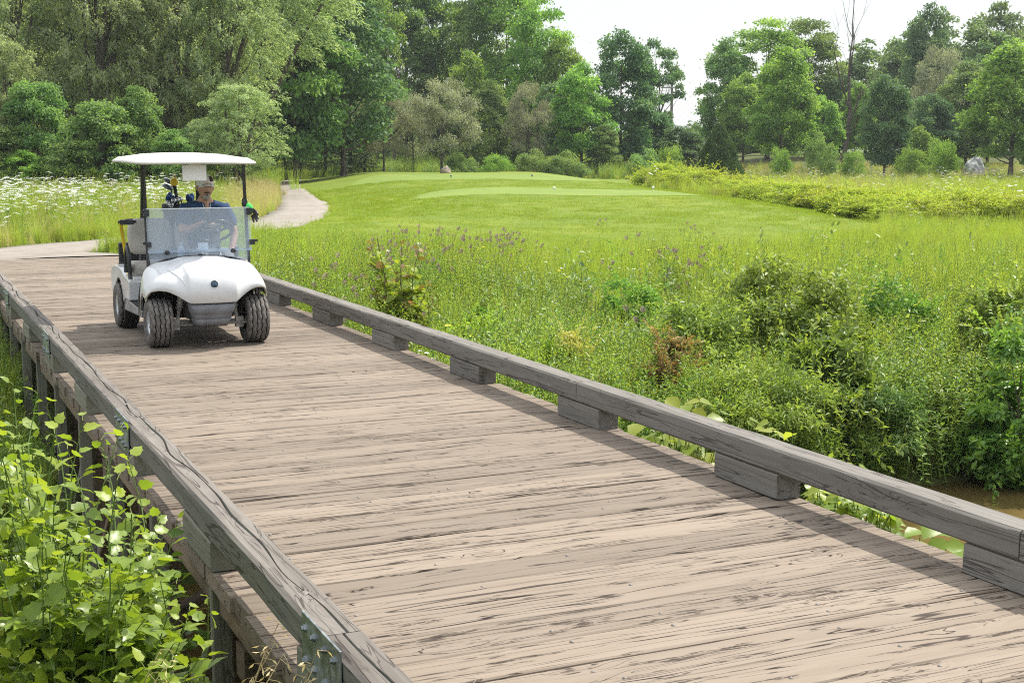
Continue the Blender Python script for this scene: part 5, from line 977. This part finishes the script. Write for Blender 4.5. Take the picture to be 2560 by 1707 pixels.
# right-hand wood
for dx, D, top, w, kd, lb in ((1665, 108, 98, 150, 'maple', 'airy tree on the right bank of the sky gap'), (1760, 110, 45, 190, 'tall2', 'tall light green tree behind the straight trunked maple'), (1850, 114, 38, 150, 'tall', 'tall darker tree left of the bare dead tree'), (1792, 92, 110, 165, 'bright', 'light green maple with a straight trunk in the rough'), (1705, 104, 170, 120, 'bright', 'bright leafed tree behind the cone shaped cedar'), (1885, 96, 222, 100, 'bright', 'yellow green small tree just left of the bare dead tree'), (1985, 128, 78, 190, 'far', 'hazy distant tree right of the bare dead tree'), (2070, 126, 60, 190, 'far2', 'hazy olive tree above the young round oak'), (1960, 106, 190, 90, 'bright', 'pale narrow tree right of the dead trunk'), (2030, 88, 163, 120, 'dark', 'young round dark oak standing alone in the rough'), (2125, 116, -2, 130, 'dark', 'dark topped tree rising over the right-hand wood'), (2190, 124, 18, 200, 'far', 'large hazy tree behind the white boulder'), (2290, 126, -5, 200, 'far2', 'large hazy tree at the upper right corner'), (2150, 108, 110, 150, 'crab', 'greyish open tree with pale limbs above the right-hand thicket'), (2215, 100, 150, 170, 'maple', 'dense green tree behind the white boulder'), (2130, 98, 210, 120, 'dark', 'dark thicket tree between the oak and the white boulder'), (2320, 84, 95, 230, 'bright', 'spreading maple with a dark trunk near the right edge'), (2400, 90, 120, 200, 'maple', 'leafy tree cut off by the right edge of the photograph'), (2265, 106, 225, 130, 'dark', 'dark low tree behind the white boulder'), (1925, 112, 165, 110, 'dark', 'dark tree behind the foot of the bare dead tree'), (2110, 92, 290, 70, 'bright', 'small yellow green sapling right of the young oak')): tree(kd, dx, D, top, w, lb)
tree('bare', 1932, 104, -40, 170, 'tall bare dead tree standing above the right-hand wood', rz=0.); tree('bare2', 905, 100, 20, 120, 'grey leafless tree among the tall trees behind the crab apples'); tree('bare2', 2165, 105, 150, 110, 'bleached dead tree inside the right-hand wood')
tree('cedar', 1650, 77, 280, 122, 'cone shaped dark cedar at the end of the yellow green shrub row')
for dx, D, top, w, kd, lb in ((1885, 80, 308, 78, 'shrub', 'dark round shrub standing alone in the rough right of the cedar'), (1790, 86, 340, 60, 'shrubb', 'low light shrub at the foot of the straight trunked maple'), (2090, 84, 340, 80, 'shrubb', 'pale shrub right of the young oak'), (2160, 88, 320, 90, 'shrubb', 'yellow green shrub between the oak and the white boulder'), (1960, 84, 345, 70, 'shrubb', 'low shrub left of the young oak trunk'), (1225, 84, 345, 90, 'shrub', 'low shrub behind the far tee under the greyish tree'), (1300, 84, 350, 100, 'shrub', 'dark low shrub behind the far tee'), (1140, 80, 355, 80, 'shrubb', 'tussocky light shrub behind the tee beside the larger crab apple'), (700, 88, 345, 110, 'shrub', 'shrub in the shade beneath the spruces'), (800, 84, 352, 100, 'shrub', 'dark shrub between the spruces and the crab apples'), (1480, 84, 345, 90, 'shrub', 'low shrub at the foot of the dense dark oval tree'), (1060, 83, 352, 80, 'shrub', 'dark shrub under the larger crab apple tree'), (1540, 82, 335, 80, 'shrubb', 'light shrub just left of the cedar')): tree(kd, dx, D, top, w, lb)
# far wood: one uncountable mass on the skyline
proto('farwood', K['far'][1]); proto('farwood', K['far2'][1]); proto('farwood', K['maple'][1])
N = 340; D = RG.uniform(118, 165, N); r = RG.uniform(-1, 1, N)*(D*.40+4); dxs = (1280+r/D*3387)/1.0884; sk = np.interp(dxs, [-200, 820, 860, 960, 1040, 1300, 1340, 1400, 1560, 1640, 1700, 1950, 2020, 2500], [90, 90, 250, 250, 170, 190, 285, 290, 300, 290, 190, 175, 110, 60])+np.where(RG.random(N) < .35, RG.uniform(60, 170, N), RG.uniform(0, 70, N)); x, y = RD(r, D); z = hgt(x, y)-.3; zt = CAMH+D*(374-sk*1.0884)/3450
scatter('far_wood', np.column_stack([x, y, z]), 'farwood', np.maximum(.3, (zt-z)/11.), tilt=.04)
# row of yellow-green shrubs along the lawn
row = [(1510, 447), (1560, 455), (1610, 452), (1665, 462), (1720, 470), (1775, 478), (1830, 486), (1885, 493), (1940, 502), (1995, 509), (2055, 515), (2115, 519), (2175, 523), (2235, 526), (2295, 528), (2360, 531), (2425, 534)]
for i, (dx, dy) in enumerate(row):
    for k in range(3):
        x, y = at(dx*1.0884, dy*1.0884, 0); R_0, D_0 = toRD(x, y); D_0 += .5+1.15*k+random.uniform(-.3, .3); R_0 += random.uniform(-.4, .4)+.25*k; x, y = RD(R_0, D_0); kd = 'wshrub' if (i+k) % 2 else 'wshrub2'; tm, cm, H0, R0 = K[kd]; z = gz(x, y)
        t = thing('willow_shrub', 'bushy yellow green willow shrub in the row edging the lawn', 'shrub', (x, y, z-.03), random.random()*6, 'yellow green shrubs in the row edging the lawn'); s = random.uniform(.95, 1.2)*(1.1 if i < 3 else .95); t.scale = (s*1.15, s*1.15, s*(.72 if i < 4 else .62)); link('trunk', tm, t); link('crown', cm, t)
# boulders, tee markers, utility line
def boulder(dx, dy, w, h, M, label, seed, name='boulder'):
    D = 89 if dx > 2000 else (74 if dx < 1100 else 82); p = atD(dx*1.0884, 450, D); x, y = p.x, p.y; z = gz(x, y); b = MB(); n, m = 40, 26; P = np.zeros((m+1, n, 3))
    for i in range(m+1):
        for j in range(n):
            th, ph = PI*i/m, 2*PI*j/n; d = np.array([math.sin(th)*math.cos(ph), math.sin(th)*math.sin(ph), math.cos(th)]); k = 1.; 
            for q in range(7):
                r_ = np.random.default_rng(seed*10+q); nn = r_.normal(size=3); nn /= np.linalg.norm(nn); k = min(k, .72/max(.2, float(d @ nn)) if d @ nn > .6 else 1.)
            k += .07*(float(vnoise(ph*2.5+seed, th*4, 1))-.5); P[i, j] = d*k*np.array([w/2, w/2*.8, h])
            if d[2] > 0 and dx > 2000: P[i, j, 0] += .18*d[2]*w*.3
    b.grid(P, closev=True); o = b.build(name, M, None, loc=(x, y, z+.02)); o.rotation_euler = (0, 0, -YAW); tag(o, label, 'boulder')
M_rk = plain('pale lichened rock', (.42, .43, .44), .85, 0, .2, 4, .45, .05); M_rkt = plain('tan rock', (.33, .28, .22), .85, 0, .2, 6, .4, .03)
boulder(2233, 404, 1.55, 1.55, M_rk, 'large grey white boulder in the rough below the right-hand wood', 3); boulder(1022, 398, .66, .45, M_rkt, 'small tan boulder at the back of the tee', 5); boulder(1262, 384, .5, .25, M_rkt, 'little brown rock at the foot of the trees behind the far tee', 7)
M_mb = plain('navy tee marker paint', (.02, .05, .12), .4); M_mw = plain('white tee marker paint', (.75, .75, .75), .4)
for dx, dy, D, M, lb in ((1036, 414, 62, M_mb, 'dark tee marker on the left of the upper tee'), (1222, 413, 62, M_mb, 'dark tee marker on the right of the upper tee'), (1273, 452, 43, M_mw, 'white tee marker on the left of the lower tee'), (1500, 450, 43, M_mw, 'white tee marker on the right of the lower tee')):
    p = atD(dx*1.0884, dy*1.0884, D); z = gz(p.x, p.y)+.05; q = MB(); q.tube([(0, 0, -.05), (0, 0, .05)], .015, 6); q.ell((0, 0, .09), (.042, .042, .04), 12, 8); tag(q.build('tee_marker', M, None, loc=(p.x, p.y, z)), lb, 'tee marker')
p = atD(1541*1.0884, 380, 118); z = gz(p.x, p.y); zt = CAMH+118*(374-195*1.0884)/3450; up_ = thing('utility_pole', 'pale utility pole with crossarms rising in the gap between the trees', 'utility pole', (p.x, p.y, z), -YAW); M_pole = plain('bleached pole wood', (.36, .36, .36), .8, 0, .2, 5, .2)
q = MB(); q.tube([(0, 0, -.3), (0, 0, zt-z)], [.15, .10], 10); q.build('pole', M_pole, up_)
for dz in (.35, 1.0): q = MB(); q.box((0, -.12, zt-z-dz), (1.9, .1, .12)); q.build('crossarm', M_pole, up_)
for k in range(4): q = MB(); q.lathe([(.03, 0), (.05, .05), (.05, .12), (0, .14)], (-.8+.53*k, -.12, zt-z-.29), 'z', 8); q.build('insulator', M_pole, up_)
M_wire = plain('power line wire', (.25, .27, .28), .5, .5)
pl_ = atD(700*1.0884, 380, 112); 
for k in range(3):
    q = MB(); a = Vector((p.x, p.y, zt-.2-.35*k)); b = Vector((pl_.x-6, pl_.y+4, zt+.4-.55*k)); q.tube([a.lerp(b, t)-Vector((0, 0, 4*.7*t*(1-t))) for t in np.linspace(0, 1, 14)], .014, 4); tag(q.build('power_line', M_wire), ('upper', 'middle', 'lowest')[k]+' of the three thin wires strung behind the spruces from the utility pole', 'power line')
# ================================================================ NEARER PLANTS ONE CAN TELL APART
def near_bush(name, dx, top, w, D, label, mats, seed, L=.075, W=.42, nl=9000, ncl=46, kind='fold', cr=.27, prof='dome', low=0., group=None, flat=.8):
    p = atD(dx*1.0884, 900, D); x, y = p.x, p.y; z = max(gz(x, y), WATER)-.05-low; H = CAMH+D*(374-top*1.0884)/3450-z; R = w*1.0884/3387*D/2
    tm, cm, _, _ = broad(H, .0, R, prof, ncl, cr, nl, L, W, mats, M_bark, .02, kind, 0, flat, 14, seed, shoots=70); t = thing(name, label, 'shrub', (x, y, z), 0, group); link('stems', tm, t); link('foliage', cm, t); return t
near_bush('dogwood_shrub', 1800, 612, 420, 15.6, 'largest dense dark green shrub on the creek bank, rounded top', [M_sh], 31, .085, .45, 15000, 64)
near_bush('dogwood_shrub', 1610, 690, 300, 15.0, 'dark leafy shrub adjoining the largest bank shrub on its left', [M_sh], 32, .075, .40, 10000, 50)
near_bush('bank_willow', 1740, 850, 420, 13.4, 'pale leaved bushy willow low on the bank behind the rail', [M_sh], 33, .070, .26, 12000, 56)
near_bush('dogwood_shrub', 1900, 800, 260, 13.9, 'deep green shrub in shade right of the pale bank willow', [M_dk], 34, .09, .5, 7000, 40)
near_bush('bramble_shrub', 2285, 655, 230, 15.8, 'green bramble mound in the meadow near the right edge', [M_sh], 35, .08, .5, 6500, 38)
near_bush('bramble_shrub', 2345, 760, 260, 13.9, 'dark bramble thicket cut off by the right edge of the photograph', [M_dk], 36, .085, .5, 8000, 42)
near_bush('bramble_shrub', 2050, 655, 260, 16.6, 'loose light green shrub right of the largest bank shrub', [M_wd], 37, .075, .4, 7000, 40)
near_bush('bramble_shrub', 1450, 640, 190, 17.5, 'mid green shrubby clump between the seed heads and the bank shrubs', [M_wd], 38, .07, .36, 5500, 36)
near_bush('bank_willow', 1985, 880, 280, 13.9, 'greyish willow clump drooping to the waterline', [M_wdB], 39, .075, .22, 9000, 44)
near_bush('bank_willow', 2230, 850, 240, 14.6, 'grassy leaved bush above the creek near the right edge', [M_sh], 40, .08, .22, 7000, 40)
near_bush('goldenrod', 1315, 768, 160, 14.6, 'pale yellow flowering clump just behind the rail', [M_yf], 41, .034, .6, 5200, 30, cr=.2, low=0)
near_bush('leafy_weed', 1240, 800, 130, 14.4, 'fresh yellow green leafy clump left of the pale yellow flowers', [M_yl], 42, .06, .3, 3600, 26)
near_bush('leafy_weed', 1095, 705, 60, 16.5, 'small upright green bush behind the middle of the rail', [M_wd], 43, .06, .4, 2600, 22, prof='column')
near_bush('leafy_weed', 700, 590, 90, 21, 'yellow green weed clump in the long grass right of the cart', [M_yl], 44, .07, .4, 2600, 22)
near_bush('leafy_weed', 1060, 735, 170, 16.0, 'broad yellow green weed mass behind the rail under the sapling', [M_yl], 45, .065, .35, 5200, 34)
near_bush('red_dogwood', 1545, 772, 150, 14.1, 'reddish brown flowering shrub on the bank behind the rail', [M_red], 46, .065, .36, 4200, 30)
near_bush('red_dogwood', 1525, 835, 110, 13.6, 'lower reddish shrub clump touching the rail from behind', [M_red], 47, .06, .36, 2600, 24)
# sapling with reddening tips
def shoot_plant(name, label, cat, spec, mats, leaf, L, W, seed, base_spread=.12, nl=22, tipm=None, rad=.007, side=3, z0=None, droop=.3, group=None):
    """spec: (display x, display y, distance or X) of each shoot tip; shoots rise from a shared foot"""
    rg = np.random.default_rng(seed); tips = [Vector(q) for q in spec]; c = sum((Vector((q.x, q.y, 0)) for q in tips), Vector())/len(tips); z = max(gz(c.x, c.y), WATER)-.03 if z0 is None else z0
    t = thing(name, label, cat, (c.x, c.y, z), 0, group); ls = LS(); st = MB()
    for q in tips:
        a = Vector((rg.normal()*base_spread, rg.normal()*base_spread, 0)); e = q-Vector((c.x, c.y, z)); Ls = (e-a).length; mid = a.lerp(e, .5)+Vector((0, 0, .10*Ls*(1 if (e.xy-a.xy).length > .3*Ls else .2)))
        P = [a*(1-u)**2+mid*2*u*(1-u)+e*u*u for u in np.linspace(0, 1, 9)]; P = [p+Vector((rg.normal(), rg.normal(), 0))*.012 for p in P]; st.tube(P, [rad*(1-.085*i) for i in range(9)], 5)
        runs = [(P, .22, nl)]
        for k in range(side):
            u = rg.uniform(.3, .8); i = int(u*8); az = rg.random()*6.28; d = Vector((math.cos(az), math.sin(az), .6)).normalized(); sl = Ls*rg.uniform(.16, .32)*(1.1-u); Q = [P[i]+d*sl*v+Vector((0, 0, -.12*sl*v*v)) for v in np.linspace(0, 1, 5)]; st.tube(Q, [rad*.5*(1-.15*j) for j in range(5)], 4); runs.append((Q, .15, max(4, int(nl*.4))))
        for Q, u0, m in runs:
            n = m; u = np.linspace(u0, 1, n); f = u*(len(Q)-1); i = np.minimum(f.astype(int), len(Q)-2); fr = (f-i)[:, None]; A = np.array([tuple(v) for v in Q]); p = A[i]*(1-fr)+A[i+1]*fr; tg = unit(A[i+1]-A[i]); az = np.arange(n)*2.5+rg.random()*6; sd = np.stack([np.cos(az), np.sin(az), .25+0*az], 1); dr = unit(sd*.9+tg*.45); pet = L*.45*rg.uniform(.5, 1, n)[:, None]
            p2 = p+dr*pet; ls.stems(np.stack([p, (p+p2)/2+np.array([0, 0, .004]), p2], 1), np.array([[.0018, .0015, .0012]]), .6, 1, 3); ld = dr+np.array([0, 0, -droop])+.35*rg.normal(size=(n, 3)); ll = L*rg.uniform(.45, 1.2, n)*(1-.35*u**4); tint = np.clip(.15+.55*rg.random(n)+.35*(u-.6), 0, 1); nor = np.array([[.25, .1, .9]])+.38*rg.normal(size=(n, 3))
            if tipm is not None:
                q_ = u > .9; ls.leaves(leaf, p2[~q_], ld[~q_], nor[~q_], ll[~q_], ll[~q_]*W, tint[~q_], 0); ls.leaves(leaf, p2[q_], ld[q_], nor[q_], ll[q_], ll[q_]*W, tint[q_], 2)
            else: ls.leaves(leaf, p2, ld, nor, ll, ll*W, tint, 0)
    link('foliage', ls.mesh('foliage', mats, False), t); st.build('stems', M_stem if name in ('milkweed', 'mulberry_bush') else M_twig, t); return t
dpt = lambda x, y, D: atD(x*1.0884, y*1.0884, D); xpt = lambda x, y, X: atX(x*1.0884, y*1.0884, X)
shoot_plant('maple_sapling', 'young maple sapling with reddening shoot tips in the long grass behind the rail', 'sapling', [dpt(*q) for q in ((868, 545, 16.6), (925, 552, 16.4), (850, 560, 16.7), (960, 575, 16.2), (985, 650, 16), (880, 600, 16.3), (920, 620, 16.2), (845, 640, 16.5), (1000, 690, 15.9), (870, 680, 16.2), (940, 700, 16))], [M_yl, M_stem, M_red], 'lobed', .115, .85, 61, .05, 34, 1, .010, 6)
for i, (q, lb) in enumerate(((((1330, 600, 18), (1352, 588, 18.1), (1345, 640, 17.9)), 'upright milkweed with paired leaves beside the seed heads'), (((1525, 560, 19), (1540, 575, 19)), 'tall milkweed standing out against the lawn'), (((1660, 610, 18), (1690, 640, 17.6)), 'milkweed clump left of the dark bank shrubs'), (((1585, 760, 14.6), (1600, 790, 14.4)), 'milkweed with large pale leaves beside the reddish shrub'), (((650, 620, 20.5), (760, 640, 18.5), (800, 668, 17.8)), 'loose milkweed stems close behind the rail near the cart'))):
    shoot_plant('milkweed', lb, 'plant', [dpt(*k) for k in q], [M_wdB, M_stem], 'leaf', .15, .42, 70+i, .06, 16, None, .008, 0, droop=-.1)
# mulberry in the lower left corner
rg = np.random.default_rng(77); tips = [(28, 885, 5.7), (75, 905, 5.6), (120, 930, 5.5), (185, 965, 5.4), (265, 985, 5.35), (235, 1010, 5.2), (150, 1030, 5.2), (305, 1060, 5.4), (40, 985, 5.3), (415, 1195, 5.05), (380, 1190, 5.0), (350, 1235, 4.9), (480, 1375, 4.85), (440, 1400, 4.7), (470, 1490, 4.6), (380, 1330, 4.7), (10, 1090, 4.9), (90, 1080, 5.0)]
for _ in range(100):
    x = rg.uniform(-60, 400); yt = np.interp(x, [-60, 60, 200, 280, 340, 420], [930, 930, 1010, 1060, 1200, 1270]); tips.append((x, rg.uniform(yt+30, 1700), rg.uniform(4.25, 5.2)))
pts = []
for q in tips:
    p = dpt(*q)
    if p.x > 1.08: p = xpt(q[0], q[1], 1.05) if q[0] > 0 else p
    pts.append(p)
cx = sum(p.x for p in pts)/len(pts); cy = sum(p.y for p in pts)/len(pts)
shoot_plant('mulberry_bush', 'bright green mulberry bush with lobed leaves filling the lower left corner', 'bush', pts, [M_mul, M_stem], 'lobed', .083, .82, 78, .22, 28, None, .006, 3, z0=-.95)
sh_pts = [dpt(x, y, D) for x, y, D in ((300, 1160, 6.3), (340, 1200, 6.2), (365, 1240, 6.1), (330, 1290, 6.0), (300, 1330, 5.8), (370, 1350, 5.9), (395, 1300, 6.1), (345, 1400, 5.7), (280, 1250, 6.2))]
for p in sh_pts: p.x = min(p.x, 1.14)
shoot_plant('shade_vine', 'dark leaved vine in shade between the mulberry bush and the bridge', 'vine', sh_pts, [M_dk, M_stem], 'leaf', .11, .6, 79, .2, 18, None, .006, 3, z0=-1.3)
sh_pts = [Vector((rg.uniform(-1.6, .9), rg.uniform(8.5, 13), rg.uniform(-.75, -.1))) for _ in range(22)]
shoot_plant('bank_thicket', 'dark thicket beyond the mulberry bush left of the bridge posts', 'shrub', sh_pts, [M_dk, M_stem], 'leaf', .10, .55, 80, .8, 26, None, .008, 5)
# burdock and vines hard against the right rail
def big_leaf(name, label, L, pix, X, seed, kind='leaf', W=.82, M=None):
    rg = np.random.default_rng(seed); P = np.array([tuple(xpt(x, y, X+rg.uniform(-.12, .25))) for x, y in pix]); c = P.mean(0); z = max(gz(c[0], c[1]), WATER)-.03; o = np.array([c[0], c[1], z]); t = thing(name, label, 'plant', tuple(o)); Q = P-o; n = len(Q); ls = LS(); foot = rg.normal(size=(n, 3))*np.array([.12, .16, 0])
    az = rg.random(n)*6.28; d = np.stack([np.cos(az), np.sin(az), -.25+.2*rg.normal(size=n)], 1); l = L*rg.uniform(.7, 1.2, n); ls.leaves(kind, Q-d*l[:, None]*.4, d, np.array([[-.15, -.25, .9]])+.25*rg.normal(size=(n, 3)), l, l*W, rg.uniform(.2, 1, n), 0); ls.stems(curve(foot, Q-d*l[:, None]*.4, 6, rg.normal(size=(n, 3))*.05), np.array([[.007, .006, .005, .004, .004, .003]]), .5, 1, 4)
    link('leaves', ls.mesh('leaves', [M or M_big, M_stem], True), t)
rg = np.random.default_rng(5)
big_leaf('burdock', 'burdock with broad pale green leaves showing above and below the rail', .15, [(1545, 925), (1575, 938), (1605, 950), (1640, 962), (1622, 925), (1672, 950), (1590, 925), (1655, 985), (1460, 985), (1495, 1000), (1530, 1005), (1520, 1025), (1560, 1040), (1600, 1030), (1628, 1048), (1640, 1075), (1580, 1060), (1478, 1012)]+[(rg.uniform(1450, 1650), rg.uniform(985, 1080)) for _ in range(40)], 5.0, 1)
big_leaf('burdock', 'broad leaved plant over the water below the near end of the rail', .13, [(2100, 1222), (2135, 1212), (2168, 1228), (2150, 1258), (2192, 1256), (2118, 1250), (2080, 1240), (2180, 1285), (2205, 1275)], 4.85, 2)
big_leaf('creeper', 'yellow green creeper with small leaves below the rail by the sixth block', .085, [(rg.uniform(1865, 2065), 0) for _ in range(0)]+[(x, np.interp(x, [1865, 2065], [1135, 1200])+rg.uniform(-18, 42)) for x in rg.uniform(1860, 2065, 190)], 4.75, 3, 'lobed', .7)
big_leaf('creeper', 'thin bright creeper climbing behind the rail beside the broad burdock leaves', .10, [(1735, 968), (1750, 975), (1772, 985), (1790, 995), (1800, 1004), (1760, 990), (1780, 1000), (1745, 985), (1905, 1050), (1915, 1062), (1960, 1075), (1990, 1080), (1812, 1000), (1725, 975)], 5.1, 4, 'lobed', .7)
# dry brome stalks at the front
for i, (q, lb) in enumerate(((((648, 1430, 4.3), (632, 1475, 4.3), (660, 1500, 4.25)), 'dry brome stalk arching in front of the left curb rail'), (((745, 1490, 3.9), (722, 1530, 3.9)), 'green brome stalk in front of the nearest steel splice plate'), (((385, 1520, 4.4), (370, 1490, 4.4)), 'drooping brome heads at the foot of the mulberry bush'))):
    P = [dpt(*k) for k in q]; 
    for p in P: p.x = min(p.x, 1.10)
    c = P[0]; t = thing('brome_grass', lb, 'grass', (c.x-.25, c.y-.05, -.75)); ls = LS()
    for p in P:
        e = np.array(p-t.location)[None]; a = np.array([[RG.normal()*.03, RG.normal()*.03, 0]]); C_ = curve(a, e, 8, np.array([[-.04, 0, .10]])); ls.stems(C_, np.array([[.0028]*6+[.002, .0012]]), .6, 0, 4)
        for u in np.linspace(.72, 1, 12): j = min(int(u*7), 6); f = u*7-j; b = C_[0, j]*(1-f)+C_[0, j+1]*f; d = np.array([[RG.normal()*.7, RG.normal()*.7, -.5+RG.random()*.9]]); ls.stems(np.stack([b[None], b+unit(d)*.03], 1), np.array([[.0009, .0007]]), .6, 0, 3); ls.leaves('rhomb', b+unit(d)*.03, d+np.array([[0, 0, -.5]]), rdir(1), .028, .0075, .8, 0)
    link('stalks', ls.mesh('stalks', [M_straw]), t)
# ================================================================ LIGHT, SKY, CAMERA
SD = Vector((.68, .25, 1.)).normalized(); EL = math.asin(SD.z); AZ = math.atan2(SD.x, SD.y)
w = bpy.data.worlds.new('World'); bpy.context.scene.world = w; w.use_nodes = True; nt = w.node_tree; nt.nodes.clear()
sky = nt.nodes.new('ShaderNodeTexSky'); sky.sky_type = 'NISHITA'; sky.sun_disc = False; sky.sun_elevation = EL; sky.sun_rotation = AZ
sky.air_density = 1.0; sky.dust_density = 2.0; sky.ozone_density = 1.0; sky.altitude = 100
bg = nt.nodes.new('ShaderNodeBackground'); bg.inputs[1].default_value = .15; wo = nt.nodes.new('ShaderNodeOutputWorld')
dz = nd(nt, 'ShaderNodeSeparateXYZ', None, Vector=nd(nt, 'ShaderNodeTexCoord').outputs['Generated']).outputs[2]
lum = mapr(nt, dz, .12, .9, 3.7, 9.2)                                 # veiled sky: brighter overhead than at the horizon
hz = mixc(nt, .75, sky.outputs[0], nd(nt, 'ShaderNodeCombineColor', None, Red=lum, Green=mth(nt, 'MULTIPLY', lum, 1.02), Blue=mth(nt, 'MULTIPLY', lum, 1.03)).outputs[0])      # summer haze veils the blue
nt.links.new(hz, bg.inputs[0]); nt.links.new(bg.outputs[0], wo.inputs[0])
sl = bpy.data.lights.new('sun', 'SUN'); sl.energy = 4.0; sl.angle = math.radians(.6); sl.color = (1., .94, .85)
so = bpy.data.objects.new('sun', sl); C.objects.link(so); so.rotation_euler = SD.to_track_quat('Z', 'Y').to_euler(); so.location = (20, 10, 40)
cd = bpy.data.cameras.new('camera'); cam = bpy.data.objects.new('camera', cd); C.objects.link(cam)
cd.sensor_width = 36; cd.lens = FPX/2560*36; cd.clip_end = 9000; cd.clip_start = .05
cam.location = (0, 0, CAMH); cam.rotation_euler = (PI/2-PITCH, 0, -YAW)
sc = bpy.context.scene; sc.camera = cam
sc.view_settings.view_transform = 'Standard'; sc.view_settings.look = 'None'; sc.view_settings.exposure = .68; sc.view_settings.gamma = 1
sc.cycles.sample_clamp_indirect = 4.; sc.cycles.filter_width = 1.1; sc.cycles.max_bounces = 8; sc.cycles.transparent_max_bounces = 12; sc.cycles.use_denoising = False

# hazy summer air: one even volume round everything
hb = MB(); hb.box((0, 0, 14), (5600, 5600, 36)); m, nt, out = mat('thin summer haze'); pv = nt.nodes.new('ShaderNodeVolumePrincipled'); pv.inputs['Color'].default_value = (.86, .93, 1., 1); pv.inputs['Density'].default_value = .00032; pv.inputs['Anisotropy'].default_value = .2
nt.links.new(pv.outputs[0], out.inputs['Volume']); tag(hb.build('haze', m), kind='stuff')
